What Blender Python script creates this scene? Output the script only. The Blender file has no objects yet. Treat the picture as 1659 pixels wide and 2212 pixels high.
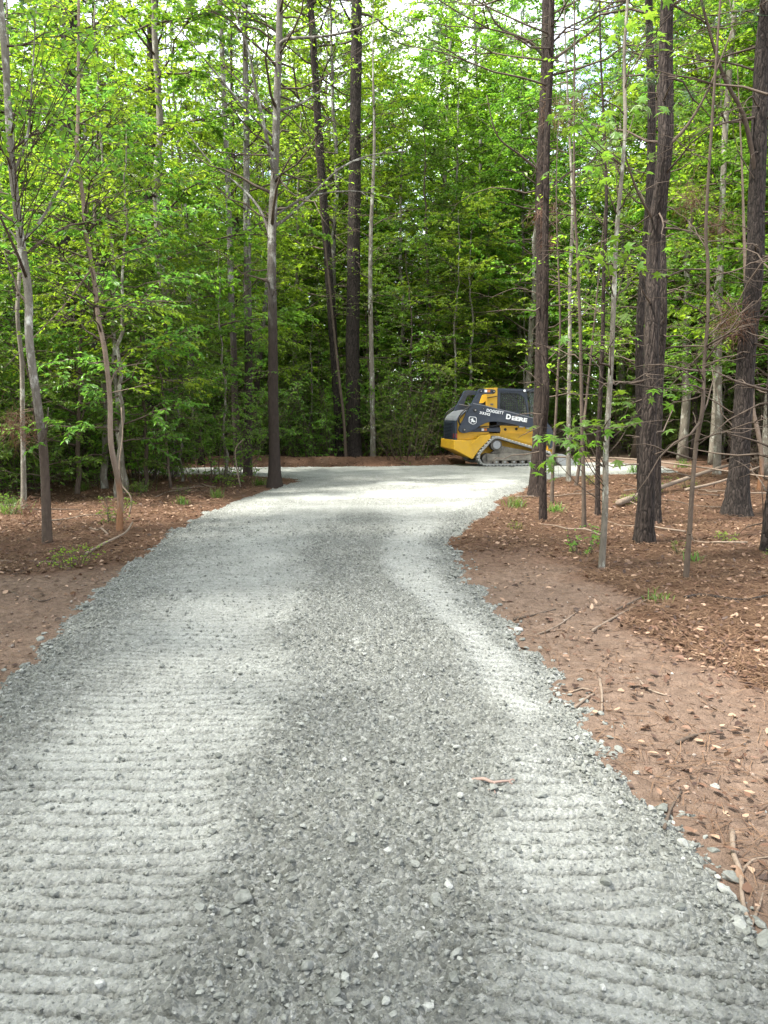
import bpy, bmesh, math, random
import numpy as np
from mathutils import Vector, Matrix, noise as mnoise

SC = bpy.context.scene
COL = SC.collection
RAD = math.radians
random.seed(7)
RNG = np.random.default_rng(11)

# ------------------------------------------------------------------ camera, sky, sun, exposure
H, PITCH = 1.6, RAD(7.4)
cam = bpy.data.cameras.new('camera')
cam.sensor_fit = 'VERTICAL'; cam.sensor_height = 36.0; cam.lens = 27.0
cam.clip_start = 0.05; cam.clip_end = 600
camo = bpy.data.objects.new('camera', cam); COL.objects.link(camo)
camo.location = (0, 0, H); camo.rotation_euler = (math.pi / 2 - PITCH, 0, 0)
SC.camera = camo

SUN_EL, SUN_AZ = RAD(60), RAD(250)          # azimuth clockwise from +Y (where the camera looks)
w = bpy.data.worlds.new('World'); SC.world = w; w.use_nodes = True
nt = w.node_tree; nt.nodes.clear()
wo = nt.nodes.new('ShaderNodeOutputWorld'); bg = nt.nodes.new('ShaderNodeBackground')
sky = nt.nodes.new('ShaderNodeTexSky'); sky.sky_type = 'NISHITA'; sky.sun_disc = False
sky.sun_elevation = SUN_EL; sky.sun_rotation = SUN_AZ
sky.air_density = 1.0; sky.dust_density = 2.5; sky.ozone_density = 1.0
tcw = nt.nodes.new('ShaderNodeTexCoord'); cn = nt.nodes.new('ShaderNodeTexNoise')
cn.inputs['Scale'].default_value = 3.2; cn.inputs['Detail'].default_value = 6
cr = nt.nodes.new('ShaderNodeValToRGB')
cr.color_ramp.elements[0].position = 0.25; cr.color_ramp.elements[1].position = 0.6
cm = nt.nodes.new('ShaderNodeMix'); cm.data_type = 'RGBA'
nt.links.new(tcw.outputs['Generated'], cn.inputs['Vector']); nt.links.new(cn.outputs['Fac'], cr.inputs['Fac'])
nt.links.new(cr.outputs['Color'], cm.inputs['Factor'])
nt.links.new(sky.outputs['Color'], cm.inputs['A']); cm.inputs['B'].default_value = (4.6, 4.68, 4.7, 1)   # thin bright cloud
nt.links.new(cm.outputs['Result'], bg.inputs['Color']); bg.inputs['Strength'].default_value = 0.13
nt.links.new(bg.outputs['Background'], wo.inputs['Surface'])

sl = bpy.data.lights.new('sun', 'SUN'); sl.energy = 3.0; sl.angle = RAD(5.0); sl.color = (1.0, 0.96, 0.89)
so = bpy.data.objects.new('sun', sl); COL.objects.link(so)
sd = Vector((math.sin(SUN_AZ) * math.cos(SUN_EL), math.cos(SUN_AZ) * math.cos(SUN_EL), math.sin(SUN_EL)))
so.rotation_euler = sd.to_track_quat('Z', 'Y').to_euler(); so.location = sd * 60

SC.view_settings.view_transform = 'Standard'; SC.view_settings.look = 'None'
SC.view_settings.exposure = 2.5; SC.view_settings.gamma = 1; SC.view_settings.use_curve_mapping = False
cy = SC.cycles
cy.max_bounces = 7; cy.diffuse_bounces = 4; cy.glossy_bounces = 2; cy.transmission_bounces = 4; cy.transparent_max_bounces = 6
cy.caustics_reflective = False; cy.caustics_refractive = False
cy.use_denoising = True; cy.use_adaptive_sampling = True; cy.adaptive_threshold = 0.01
cy.sample_clamp_indirect = 6

# ------------------------------------------------------------------ picture point -> place in the world
FPX, CU, CV = 1659.0, 829.5, 1106.0
CP, SP = math.cos(PITCH), math.sin(PITCH)
def ray(u, v):
    dx, dy = (u - CU) / FPX, (CV - v) / FPX
    return Vector((dx, CP + SP * dy, -SP + CP * dy))
def at(u, v, z=0.0):
    r = ray(u, v); return Vector((0, 0, H)) + r * ((z - H) / r.z)
def at_y(u, v, Y):
    r = ray(u, v); return Vector((0, 0, H)) + r * (Y / r.y)

# ------------------------------------------------------------------ numpy helpers
def hash2(ix, iy, seed):
    h = (ix.astype(np.int64) * 374761393 + iy.astype(np.int64) * 668265263 + seed * 974634777) & 0xffffffff
    h = ((h ^ (h >> 13)) * 1274126177) & 0xffffffff
    h = ((h ^ (h >> 16)) * 2246822519) & 0xffffffff
    return ((h ^ (h >> 15)) & 0xffffff) / float(0xffffff)
def vnoise(x, y, seed=0):
    ix, iy = np.floor(x), np.floor(y); fx, fy = x - ix, y - iy
    fx = fx * fx * (3 - 2 * fx); fy = fy * fy * (3 - 2 * fy)
    a = hash2(ix, iy, seed); b = hash2(ix + 1, iy, seed); c = hash2(ix, iy + 1, seed); d = hash2(ix + 1, iy + 1, seed)
    return (a * (1 - fx) + b * fx) * (1 - fy) + (c * (1 - fx) + d * fx) * fy * 1.0
def fbm(x, y, seed=0, octv=4, gain=0.5):
    s = 0; a = 1; t = 0
    for i in range(octv):
        s = s + a * vnoise(x * 2 ** i + 17.3 * i, y * 2 ** i - 9.1 * i, seed + i); t += a; a *= gain
    return s / t
def cell(x, y, seed=0):                      # distance to the nearest jittered lattice point
    ix, iy = np.floor(x), np.floor(y); best = np.full(x.shape, 9.0); idv = np.zeros(x.shape)
    for ox in (-1, 0, 1):
        for oy in (-1, 0, 1):
            px, py = ix + ox, iy + oy
            dx = px + hash2(px, py, seed) - x; dy = py + hash2(px, py, seed + 5) - y
            d = dx * dx + dy * dy; m = d < best
            best = np.where(m, d, best); idv = np.where(m, hash2(px, py, seed + 9), idv)
    return np.sqrt(best), idv
def sstep(a, b, x):
    t = np.clip((x - a) / (b - a), 0, 1); return t * t * (3 - 2 * t)

def new_mesh(name, verts, faces, mats=(), smooth=True, attrs=None, matidx=None):
    """verts (N,3); faces: list of int arrays (M,k)"""
    me = bpy.data.meshes.new(name)
    verts = np.ascontiguousarray(verts, np.float32)
    faces = [np.asarray(f, np.int32) for f in faces if len(f)]
    me.vertices.add(len(verts)); me.vertices.foreach_set('co', verts.ravel())
    tot = np.concatenate([np.full(len(f), f.shape[1], np.int32) for f in faces])
    loops = np.concatenate([f.ravel() for f in faces])
    me.loops.add(len(loops)); me.loops.foreach_set('vertex_index', loops)
    me.polygons.add(len(tot))
    st = np.zeros(len(tot), np.int32); st[1:] = np.cumsum(tot)[:-1]
    me.polygons.foreach_set('loop_start', st)
    me.polygons.foreach_set('use_smooth', np.full(len(tot), smooth, bool))
    for m in mats: me.materials.append(m)
    if matidx is not None: me.polygons.foreach_set('material_index', np.asarray(matidx, np.int32))
    me.update(calc_edges=True)
    for k, a in (attrs or {}).items():
        at_ = me.attributes.new(k, 'FLOAT', 'POINT'); at_.data.foreach_set('value', np.asarray(a, np.float32))
    return me

class MB:
    def __init__(s): s.v = []; s.q = []; s.t = []; s.n = 0
    def tube(s, path, rad, n=6, disp=None):
        P = np.asarray(path, float); R = np.asarray(rad, float); m = len(P)
        T = np.gradient(P, axis=0); T /= np.linalg.norm(T, axis=1)[:, None] + 1e-9
        mt = T.mean(0); ref = np.array([1.0, 0, 0]) if abs(mt[0]) < .7 * np.linalg.norm(mt) else np.array([0, 1.0, 0])
        N = np.cross(T, ref); N /= np.linalg.norm(N, axis=1)[:, None] + 1e-9
        B = np.cross(T, N)
        a = np.arange(n) * 2 * math.pi / n
        rr = R[:, None] * np.ones(n)
        if disp is not None: rr = rr + disp(P, a, R)
        V = P[:, None, :] + rr[:, :, None] * (np.cos(a)[None, :, None] * N[:, None, :] + np.sin(a)[None, :, None] * B[:, None, :])
        i = (np.arange(m - 1)[:, None] * n + np.arange(n)[None, :]); j = (np.arange(m - 1)[:, None] * n + (np.arange(n)[None, :] + 1) % n)
        s.q.append(np.stack([i, i + n, j + n, j], -1).reshape(-1, 4) + s.n)
        s.v.append(V.reshape(-1, 3)); s.n += m * n
        s.v.append(P[:1]); k0 = s.n; s.n += 1; e0 = k0 - m * n + np.arange(n); s.t.append(np.stack([np.full(n, k0), e0, k0 - m * n + (np.arange(n) + 1) % n], -1))
        # closed tip
        s.v.append(P[-1:]); k = s.n; s.n += 1
        e = k - 1 - n + np.arange(n); s.t.append(np.stack([e, np.full(n, k), k - 1 - n + (np.arange(n) + 1) % n], -1))
    def quads(s, V):
        m = len(V)
        if not m: return
        s.v.append(np.asarray(V).reshape(-1, 3)); s.q.append(np.arange(m * 4).reshape(-1, 4) + s.n); s.n += m * 4
    def tris(s, V):
        m = len(V)
        if not m: return
        s.v.append(np.asarray(V).reshape(-1, 3)); s.t.append(np.arange(m * 3).reshape(-1, 3) + s.n); s.n += m * 3
    def raw(s, V, F):
        F = np.asarray(F); V = np.asarray(V)
        (s.q if F.shape[1] == 4 else s.t).append(F + s.n); s.v.append(V); s.n += len(V)
    def mesh(s, name, mat, smooth=True):
        f = []
        if s.q: f.append(np.concatenate(s.q))
        if s.t: f.append(np.concatenate(s.t))
        return new_mesh(name, np.concatenate(s.v), f, [mat] if not isinstance(mat, (list, tuple)) else mat, smooth)

def obj(name, me, parent=None, loc=None, rot=None, label=None, cat=None, group=None, kind=None, scale=None):
    o = bpy.data.objects.new(name, me); COL.objects.link(o)
    if parent is not None: o.parent = parent
    if loc is not None: o.location = loc
    if rot is not None: o.rotation_euler = rot
    if scale is not None: o.scale = scale
    if label: o['label'] = label
    if cat: o['category'] = cat
    if group: o['group'] = group
    if kind: o['kind'] = kind
    return o
def dup_tree(root, loc, rotz, scale, label=None, group=None):
    r = root.copy(); COL.objects.link(r); r.location = loc; r.rotation_euler = (0, 0, rotz); r.scale = scale
    if label: r['label'] = label
    if group: r['group'] = group
    for ch in root.children:
        c = ch.copy(); COL.objects.link(c); c.parent = r
        for g in ch.children:
            d = g.copy(); COL.objects.link(d); d.parent = c
    return r

# ------------------------------------------------------------------ materials
def mat(name):
    m = bpy.data.materials.new(name); m.use_nodes = True
    t = m.node_tree; b = t.nodes['Principled BSDF']; return m, t, b
def N(t, kind, **kw):
    n = t.nodes.new('ShaderNode' + kind)
    for k, v in kw.items():
        if k in n.inputs: n.inputs[k].default_value = v
        else: setattr(n, k, v)
    return n
def ramp(t, fac, stops):
    r = N(t, 'ValToRGB'); e = r.color_ramp.elements
    while len(e) < len(stops): e.new(0.5)
    for el, (p, c) in zip(e, stops): el.position = p; el.color = (*c, 1)
    t.links.new(fac, r.inputs['Fac']); return r.outputs['Color']
def mixc(t, fac, a, b, mode='MIX'):
    m = N(t, 'Mix', data_type='RGBA', blend_type=mode)
    for s, v in (('Factor', fac), ('A', a), ('B', b)):
        if isinstance(v, (float, int)): m.inputs[s].default_value = v
        elif isinstance(v, tuple): m.inputs[s].default_value = (*v, 1)
        else: t.links.new(v, m.inputs[s])
    return m.outputs['Result']
def noise(t, vec, scale, detail=4, rough=0.55):
    n = N(t, 'TexNoise', Scale=scale, Detail=detail, Roughness=rough); t.links.new(vec, n.inputs['Vector']); return n.outputs['Fac']
def vor(t, vec, scale, out='Distance', feature='F1', rnd=1.0):
    n = N(t, 'TexVoronoi', Scale=scale, Randomness=rnd); n.feature = feature; t.links.new(vec, n.inputs['Vector']); return n.outputs[out]
def bump(t, b, height, strength=0.5, dist=0.01, prev=None):
    n = N(t, 'Bump', Strength=strength, Distance=dist); t.links.new(height, n.inputs['Height'])
    if prev is not None: t.links.new(prev, n.inputs['Normal'])
    t.links.new(n.outputs['Normal'], b.inputs['Normal']); return n.outputs['Normal']
def mapv(t, vec, scale):
    n = N(t, 'Mapping'); n.inputs['Scale'].default_value = scale; t.links.new(vec, n.inputs['Vector']); return n.outputs['Vector']
def math_n(t, op, a, b=None):
    n = N(t, 'Math', operation=op)
    for i, v in enumerate((a, b)):
        if v is None: continue
        if isinstance(v, (int, float)): n.inputs[i].default_value = v
        else: t.links.new(v, n.inputs[i])
    return n.outputs[0]

def leaf_mat(name, c1, c2, tr, fac=0.42, rough=0.42):
    m, t, b = mat(name); g = N(t, 'NewGeometry'); oi = N(t, 'ObjectInfo')
    c = ramp(t, g.outputs['Random Per Island'], [(0, c1), (1, c2)])
    hsv = N(t, 'HueSaturation'); t.links.new(c, hsv.inputs['Color'])
    t.links.new(math_n(t, 'ADD', math_n(t, 'MULTIPLY', oi.outputs['Random'], 0.035), 0.4825), hsv.inputs['Hue'])
    t.links.new(math_n(t, 'ADD', math_n(t, 'MULTIPLY', oi.outputs['Random'], 0.45), 0.78), hsv.inputs['Value'])
    t.links.new(hsv.outputs['Color'], b.inputs['Base Color']); b.inputs['Roughness'].default_value = rough
    b.inputs['Specular IOR Level'].default_value = 0.35
    tl = N(t, 'BsdfTranslucent'); t.links.new(mixc(t, 1.0, hsv.outputs['Color'], tr, 'MULTIPLY'), tl.inputs['Color'])
    mx = N(t, 'MixShader', Fac=fac); out = t.nodes['Material Output']
    t.links.new(b.outputs[0], mx.inputs[1]); t.links.new(tl.outputs[0], mx.inputs[2]); t.links.new(mx.outputs[0], out.inputs['Surface'])
    return m
LEAF_SPRING = leaf_mat('leaf_spring', (.095, .162, .016), (.18, .25, .024), (2.5, 2.6, 1.5), .5)
LEAF_MID = leaf_mat('leaf_mid', (.062, .13, .018), (.115, .20, .026), (2.5, 2.5, 1.5), .48)
LEAF_DARK = leaf_mat('leaf_dark', (.045, .085, .013), (.10, .15, .018), (2.2, 2.3, 1.6), .4)
LEAF_COOL = leaf_mat('leaf_cool', (.06, .13, .022), (.11, .19, .03), (2.4, 2.4, 1.4), .45)
NEEDLE = leaf_mat('needle_green', (.035, .07, .03), (.065, .11, .045), (1.5, 1.6, 1.2), .25)
NEEDLE_DEAD = leaf_mat('needle_dead', (.075, .038, .022), (.18, .108, .064), (1.3, 1.1, .9), .25, .7)
LITTER = leaf_mat('dry_leaf', (.035, .02, .013), (.34, .235, .155), (1.1, 1.0, .8), .15, .6)
_e = [n for n in LITTER.node_tree.nodes if n.type == 'VALTORGB'][0].color_ramp.elements.new(.62); _e.color = (.125, .068, .04, 1)
GRASS = leaf_mat('grass_blade', (.05, .11, .02), (.12, .19, .04), (2, 2.2, 1.4), .4)

def bark(name, dark, light, scale=1.0, plates=True, bs=0.9, lichen=None, low=None, lowz=(1.0, 2.4)):
    m, t, b = mat(name); tc = N(t, 'TexCoord'); v = tc.outputs['Object']
    mv = mapv(t, v, (scale * 26, scale * 26, scale * (7 if plates else 60)))
    if plates:
        nd = N(t, 'TexNoise', Scale=5.0, Detail=3); t.links.new(v, nd.inputs['Vector'])
        va = N(t, 'VectorMath', operation='MULTIPLY_ADD'); t.links.new(nd.outputs['Color'], va.inputs[0]); va.inputs[1].default_value = (2.2, 2.2, 2.2); t.links.new(mapv(t, v, (scale * 30, scale * 30, scale * 4.2)), va.inputs[2]); mv = va.outputs[0]
    d = vor(t, mv, 1.0, 'Distance', 'DISTANCE_TO_EDGE') if plates else noise(t, mapv(t, v, (8, 8, 45)), 1.0, 5)
    n1 = noise(t, mapv(t, v, (30, 30, 9)), 1.0, 6, .65); n2 = noise(t, v, 2.2, 4); n3 = noise(t, v, 90, 3)
    f = math_n(t, 'ADD', math_n(t, 'MULTIPLY', n1, .7), math_n(t, 'MULTIPLY', n2, .35))
    c = ramp(t, f, [(.3, dark), (.72, light)])
    if plates:
        e = N(t, 'MapRange'); e.inputs['From Max'].default_value = .16; t.links.new(d, e.inputs['Value'])
        c = mixc(t, e.outputs['Result'], tuple(x * .45 for x in dark), c)
    if lichen:
        lf = ramp(t, noise(t, mapv(t, v, (6, 6, 3)), 1.0, 5, .7), [(.52, (0, 0, 0)), (.62, (1, 1, 1))])
        c = mixc(t, lf, c, lichen)
    if low:
        sx = N(t, 'SeparateXYZ'); t.links.new(v, sx.inputs[0])
        zz = math_n(t, 'ADD', sx.outputs['Z'], math_n(t, 'MULTIPLY', noise(t, mapv(t, v, (9, 9, 2.5)), 1.0, 4), 1.6))
        e = N(t, 'MapRange'); e.inputs['From Min'].default_value = lowz[0] + .8; e.inputs['From Max'].default_value = lowz[1] + .8
        t.links.new(zz, e.inputs['Value'])
        lowc = ramp(t, n1, [(.3, tuple(x * .6 for x in low)), (.7, low)])
        c = mixc(t, e.outputs['Result'], lowc, c)
    t.links.new(c, b.inputs['Base Color']); b.inputs['Roughness'].default_value = .9; b.inputs['Specular IOR Level'].default_value = .2
    h = math_n(t, 'ADD', math_n(t, 'MULTIPLY', d, 1.4 if plates else .5), math_n(t, 'ADD', math_n(t, 'MULTIPLY', n1, .6), math_n(t, 'MULTIPLY', n3, .15)))
    bump(t, b, h, bs, .02 / scale)
    return m
BARK_PINE = bark('bark_pine', (.018, .0135, .011), (.06, .046, .038))
BARK_PINE_RED = bark('bark_pine_red', (.018, .0125, .010), (.052, .037, .029), 1.3)
BARK_PINE_FAR = bark('bark_pine_far', (.018, .0145, .012), (.055, .043, .036), .8)
BARK_PALE = bark('bark_pale', (.075, .067, .055), (.20, .183, .155), 1, False, .7, (.42, .42, .38), (.075, .055, .042), (1.2, 2.4))
BARK_PALE_HI = bark('bark_pale_high', (.05, .044, .037), (.15, .137, .117), 1, False, .8, (.30, .30, .27), (.036, .027, .022), (3.0, 6.0))
BARK_GREY = bark('bark_grey', (.075, .066, .052), (.19, .168, .135), 1.4, False, .5, (.33, .33, .28))
BARK_RUST = bark('bark_rust', (.12, .085, .06), (.21, .165, .13), 1.4, False, .7, None, (.20, .10, .05), (.2, .7))
BARK_TWIG = bark('bark_twig', (.04, .03, .023), (.105, .08, .06), 1.5, False, .3)
BARK_STICK = bark('bark_stick', (.10, .07, .06), (.27, .195, .16), 3, False, .5)
BARK_DEADWOOD = bark('bark_deadwood', (.09, .067, .05), (.22, .172, .13), 1.2, False, .6)

# ground ------------------------------------------------------------
m, t, b = mat('forest_floor'); FLOOR = m
g = N(t, 'NewGeometry'); p = g.outputs['Position']
at1 = N(t, 'Attribute', attribute_name='dirt')
n1 = noise(t, p, 1.3, 6, .6); n2 = noise(t, p, 14, 6, .7); n3 = noise(t, mapv(t, p, (60, 60, 60)), 1.0, 4, .7)
dirtc = ramp(t, n2, [(.3, (.088, .060, .043)), (.7, (.205, .145, .107))])
dirtc = mixc(t, ramp(t, n1, [(.42, (0, 0, 0)), (.65, (.55, .55, .55))]), dirtc, (.12, .082, .06))
litc = ramp(t, n2, [(.25, (.042, .022, .014)), (.5, (.10, .053, .032)), (.78, (.20, .128, .084))])
litc = mixc(t, ramp(t, n3, [(.35, (0, 0, 0)), (.7, (.6, .6, .6))]), litc, (.10, .058, .038))
litc = mixc(t, ramp(t, n1, [(.5, (0, 0, 0)), (.7, (.5, .5, .5))]), litc, (.085, .058, .04))
t.links.new(mixc(t, at1.outputs['Fac'], litc, dirtc), b.inputs['Base Color'])
b.inputs['Roughness'].default_value = .95; b.inputs['Specular IOR Level'].default_value = .15
bump(t, b, math_n(t, 'ADD', n2, math_n(t, 'MULTIPLY', n3, .6)), 1.0, .035)

m, t, b = mat('crushed_gravel'); GRAVEL = m
g = N(t, 'NewGeometry'); p = g.outputs['Position']
fa = N(t, 'Attribute', attribute_name='fines').outputs['Fac']
n1 = noise(t, p, 2.2, 5, .6); n2 = noise(t, p, 55, 5, .7); n3 = noise(t, p, 190, 3, .7)
vc = vor(t, p, 62, 'Color'); vd = vor(t, p, 62, 'Distance')
vcs = N(t, 'SeparateColor'); t.links.new(vc, vcs.inputs[0])
rub = ramp(t, vcs.outputs[0], [(0, (.125, .129, .114)), (.45, (.235, .241, .218)), (.88, (.335, .342, .315)), (1, (.42, .425, .40))])
rub = mixc(t, ramp(t, n2, [(.35, (.75, .75, .75)), (.6, (0, 0, 0))]), rub, (.155, .160, .142))
fin = ramp(t, math_n(t, 'ADD', math_n(t, 'MULTIPLY', n2, .7), math_n(t, 'MULTIPLY', n3, .3)), [(.3, (.215, .220, .200)), (.45, (.315, .322, .297)), (.66, (.385, .392, .366))])
fin = mixc(t, .32, fin, rub)
c = mixc(t, fa, rub, fin)
c = mixc(t, 1.0, c, ramp(t, n1, [(.3, (.86, .86, .855)), (.7, (1.08, 1.08, 1.075))]), 'MULTIPLY')
t.links.new(c, b.inputs['Base Color']); b.inputs['Roughness'].default_value = .92; b.inputs['Specular IOR Level'].default_value = .2
inv = math_n(t, 'SUBTRACT', 1.3, math_n(t, 'MULTIPLY', fa, .5))
hh = math_n(t, 'ADD', math_n(t, 'MULTIPLY', n2, 1.0), math_n(t, 'MULTIPLY', n3, .35))
hh = math_n(t, 'SUBTRACT', hh, math_n(t, 'MULTIPLY', vd, .8))
bump(t, b, math_n(t, 'MULTIPLY', hh, inv), 1.0, .022)

def stone_mat(name, lo, hi):
    m, t, b = mat(name); oi = N(t, 'ObjectInfo'); g = N(t, 'NewGeometry'); tc = N(t, 'TexCoord')
    r = math_n(t, 'FRACT', math_n(t, 'ADD', oi.outputs['Random'], g.outputs['Random Per Island']))
    c = ramp(t, r, [(0, lo), (.75, tuple((a + b_) / 2 for a, b_ in zip(lo, hi))), (.97, hi), (1, (.31, .315, .297))])
    n2 = noise(t, g.outputs['Position'], 85, 5, .7); n3 = noise(t, g.outputs['Position'], 24, 4, .6)
    c = mixc(t, 1.0, c, ramp(t, n2, [(.3, (.72, .72, .72)), (.7, (1.25, 1.25, 1.24))]), 'MULTIPLY')
    c = mixc(t, ramp(t, n3, [(.5, (0, 0, 0)), (.68, (.5, .5, .5))]), c, (.21, .216, .199))
    t.links.new(c, b.inputs['Base Color']); b.inputs['Roughness'].default_value = .88; b.inputs['Specular IOR Level'].default_value = .25
    bump(t, b, n2, .5, .006)
    return m
STONE = stone_mat('grey_stone', (.10, .105, .093), (.22, .227, .207))
STONE_WHITE = stone_mat('white_stone', (.19, .195, .18), (.29, .295, .277))

def plain(name, col, rough=.5, metal=0.0, dirt=0.25, dcol=(.22, .19, .16), spec=.4, scale=9):
    m, t, b = mat(name); tc = N(t, 'TexCoord'); n = noise(t, tc.outputs['Object'], scale, 6, .65); n2 = noise(t, tc.outputs['Object'], 2.0, 4)
    f = ramp(t, math_n(t, 'ADD', math_n(t, 'MULTIPLY', n, .6), math_n(t, 'MULTIPLY', n2, .4)), [(.42, (0, 0, 0)), (.68, (dirt * 1.6,) * 3)])
    t.links.new(mixc(t, f, col, dcol), b.inputs['Base Color'])
    b.inputs['Metallic'].default_value = metal; b.inputs['Specular IOR Level'].default_value = spec
    rr = N(t, 'MapRange'); rr.inputs['To Min'].default_value = max(.05, rough - .1); rr.inputs['To Max'].default_value = min(1, rough + .25)
    t.links.new(n, rr.inputs['Value']); t.links.new(rr.outputs['Result'], b.inputs['Roughness'])
    return m
M_YEL = plain('yellow_paint', (.58, .33, .012), .42, 0, .3, (.34, .22, .09))
M_CHAR = plain('charcoal_paint', (.013, .023, .043), .36, 0, .3, (.065, .07, .075), .5)
M_CHAR_LIT = plain('charcoal_lit_paint', (.16, .17, .19), .35, 0, .25, (.25, .24, .22), .5)  # charcoal made paler: light on hood top and arm edges painted in
M_RUB = plain('dusty_rubber', (.21, .212, .205), .8, 0, .5, (.34, .34, .32), .2)
M_RUBD = plain('track_tread_rubber', (.34, .35, .335), .85, 0, .4, (.16, .16, .16), .2)
M_MUD = plain('muddy_steel', (.10, .092, .08), .8, .1, .6, (.30, .27, .23), .3)
M_STEEL = plain('worn_steel', (.30, .31, .32), .45, .6, .35, (.2, .18, .15))
M_BLACK = plain('black_plastic', (.012, .012, .013), .5, 0, .2, (.06, .06, .06), .4)
M_WHITE = plain('white_decal', (.78, .79, .80), .45, 0, .05)
M_ORANGE = plain('orange_decal', (.55, .17, .03), .45, 0, .1)
M_RED = plain('red_lens', (.28, .012, .015), .25, 0, .05)
M_LAMP = plain('clear_lens', (.75, .77, .8), .12, 0, .02)
M_DARKIN = plain('dark_interior', (.015, .016, .017), .7, 0, .2, (.04, .04, .04))
m, t, b = mat('cab_glass'); M_GLASS = m
b.inputs['Base Color'].default_value = (.75, .86, .8, 1); b.inputs['Roughness'].default_value = .03
b.inputs['Transmission Weight'].default_value = .9; b.inputs['IOR'].default_value = 1.02; b.inputs['Specular IOR Level'].default_value = .6

# ------------------------------------------------------------------ road shape and heights
_pts = [(-2.0, -5.0), (-2.0, 2.2)] + [tuple(at(u, v).xy) for u, v in (
    (0, 1530), (45, 1460), (150, 1352), (240, 1265), (330, 1180), (440, 1112), (540, 1074), (600, 1053), (642, 1044),
    (640, 1036), (606, 1031), (560, 1029), (440, 1025))] + [(-6.6, 20.1), (-6.6, 21.3), tuple(at(440, 1012).xy), tuple(at(830, 1010).xy), tuple(at(930, 1008).xy)] + [
    (3.0, 23.9), (6.5, 24.3), (8.3, 23.2), (8.0, 20.6)] + [tuple(at(u, v).xy) for u, v in (
    (1344, 1024), (1210, 1030), (1150, 1045), (1125, 1062), (1072, 1085), (1050, 1112), (990, 1150), (974, 1178), (990, 1215), (1018, 1260), (1110, 1370),
    (1240, 1490), (1330, 1640), (1480, 1850), (1620, 1960))] + [(1.32, 1.9), (1.5, -5.0)]
RP = np.array(_pts)
def road_sdf(x, y):
    x = np.asarray(x, float); y = np.asarray(y, float)
    d = np.full(x.shape, 1e9); ins = np.zeros(x.shape, bool)
    for (ax, ay), (bx, by) in zip(RP, np.roll(RP, -1, 0)):
        ex, ey = bx - ax, by - ay; L = ex * ex + ey * ey + 1e-12
        tt = np.clip(((x - ax) * ex + (y - ay) * ey) / L, 0, 1)
        d = np.minimum(d, (x - ax - tt * ex) ** 2 + (y - ay - tt * ey) ** 2)
        c = ((ay > y) != (by > y)) & (x < ex * (y - ay) / (ey + (1e-12 if ey == 0 else 0)) + ax)
        ins ^= c
    d = np.sqrt(d); d = np.where(ins, d, -d)
    return d + (vnoise(x * 3.1, y * 3.1, 3) - .5) * .20 + (vnoise(x * 9, y * 9, 4) - .5) * .11

def dirt_mask(x, y, sdf):
    out = -sdf; n = (fbm(x * .9, y * .9, 40, 4) - .5)
    r = (1 - sstep(.75, 1.35, out + n * 1.0)) * (1 - sstep(7.2, 9.5, y + n * 2)) * (x > 0)
    l = (1 - sstep(2.0, 3.3, out + n * 1.5)) * (1 - sstep(7.2, 8.6, y + n * 1.5)) * (x < 0)
    c = sstep(.2, 1.2, 3.6 - np.abs(x - (6.0 + (y - 24) * .24)) + n * 2.5) * sstep(21.5, 23, y) * (1 - sstep(56, 64, y))
    return np.clip(np.maximum(np.maximum(r, l), c), 0, 1)
def cleats(x, y, skew, per, seed):
    ph = (y + skew * x + (fbm(x * .9, y * .9, seed, 2) - .5) * .09 + (fbm(x * 15, y * 8, seed + 3, 3, .65) - .5) * .034) / per
    f = ph - np.floor(ph)
    g = 1 - sstep(.04, .21, np.minimum(f, 1 - f))       # groove
    return g, f
def ground_z(x, y, sdf=None, dm=None):
    x = np.asarray(x, float); y = np.asarray(y, float)
    if sdf is None: sdf = road_sdf(x, y)
    if dm is None: dm = dirt_mask(x, y, sdf)
    far = np.hypot(x, y)
    z = (fbm(x * .7, y * .7, 60, 4) - .5) * .10 + (fbm(x * 5, y * 5, 64, 4) - .5) * .045 * (1 - .5 * dm)
    z = z + (fbm(x * 22, y * 22, 68, 3) - .5) * .016 * (1 - .55 * dm)
    g, f = cleats(x, y, .1, .12, 90)
    z = z + .022 * np.cos(2 * np.pi * f) * dm * (y < 12) * sstep(.15, .4, vnoise(x * 1.1, y * 1.1, 93)) - g * .020 * dm * (y < 12) + (fbm(x * 40, y * 40, 95, 2) - .5) * .008
    z = z + .22 * np.exp(-((y - 23.8 - .02 * x * x * (np.abs(x) < 6)) / .6) ** 2) * (x < 2.5) * (x > -6) * (.6 + .8 * vnoise(x * .8, y * .8, 70))
    z = z * sstep(0, .5, -sdf + .15)
    z = z + 1.1 * sstep(38, 62, y) * sstep(3, 9, x)
    return z - .10 * sstep(.12, .5, sdf)
CX_Y = np.array([-5, 2, 4, 6.4, 10, 13, 17, 25.0]); CX_X = np.array([-.17, -.17, -.07, -.32, -.45, -.2, .3, .5])
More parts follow.
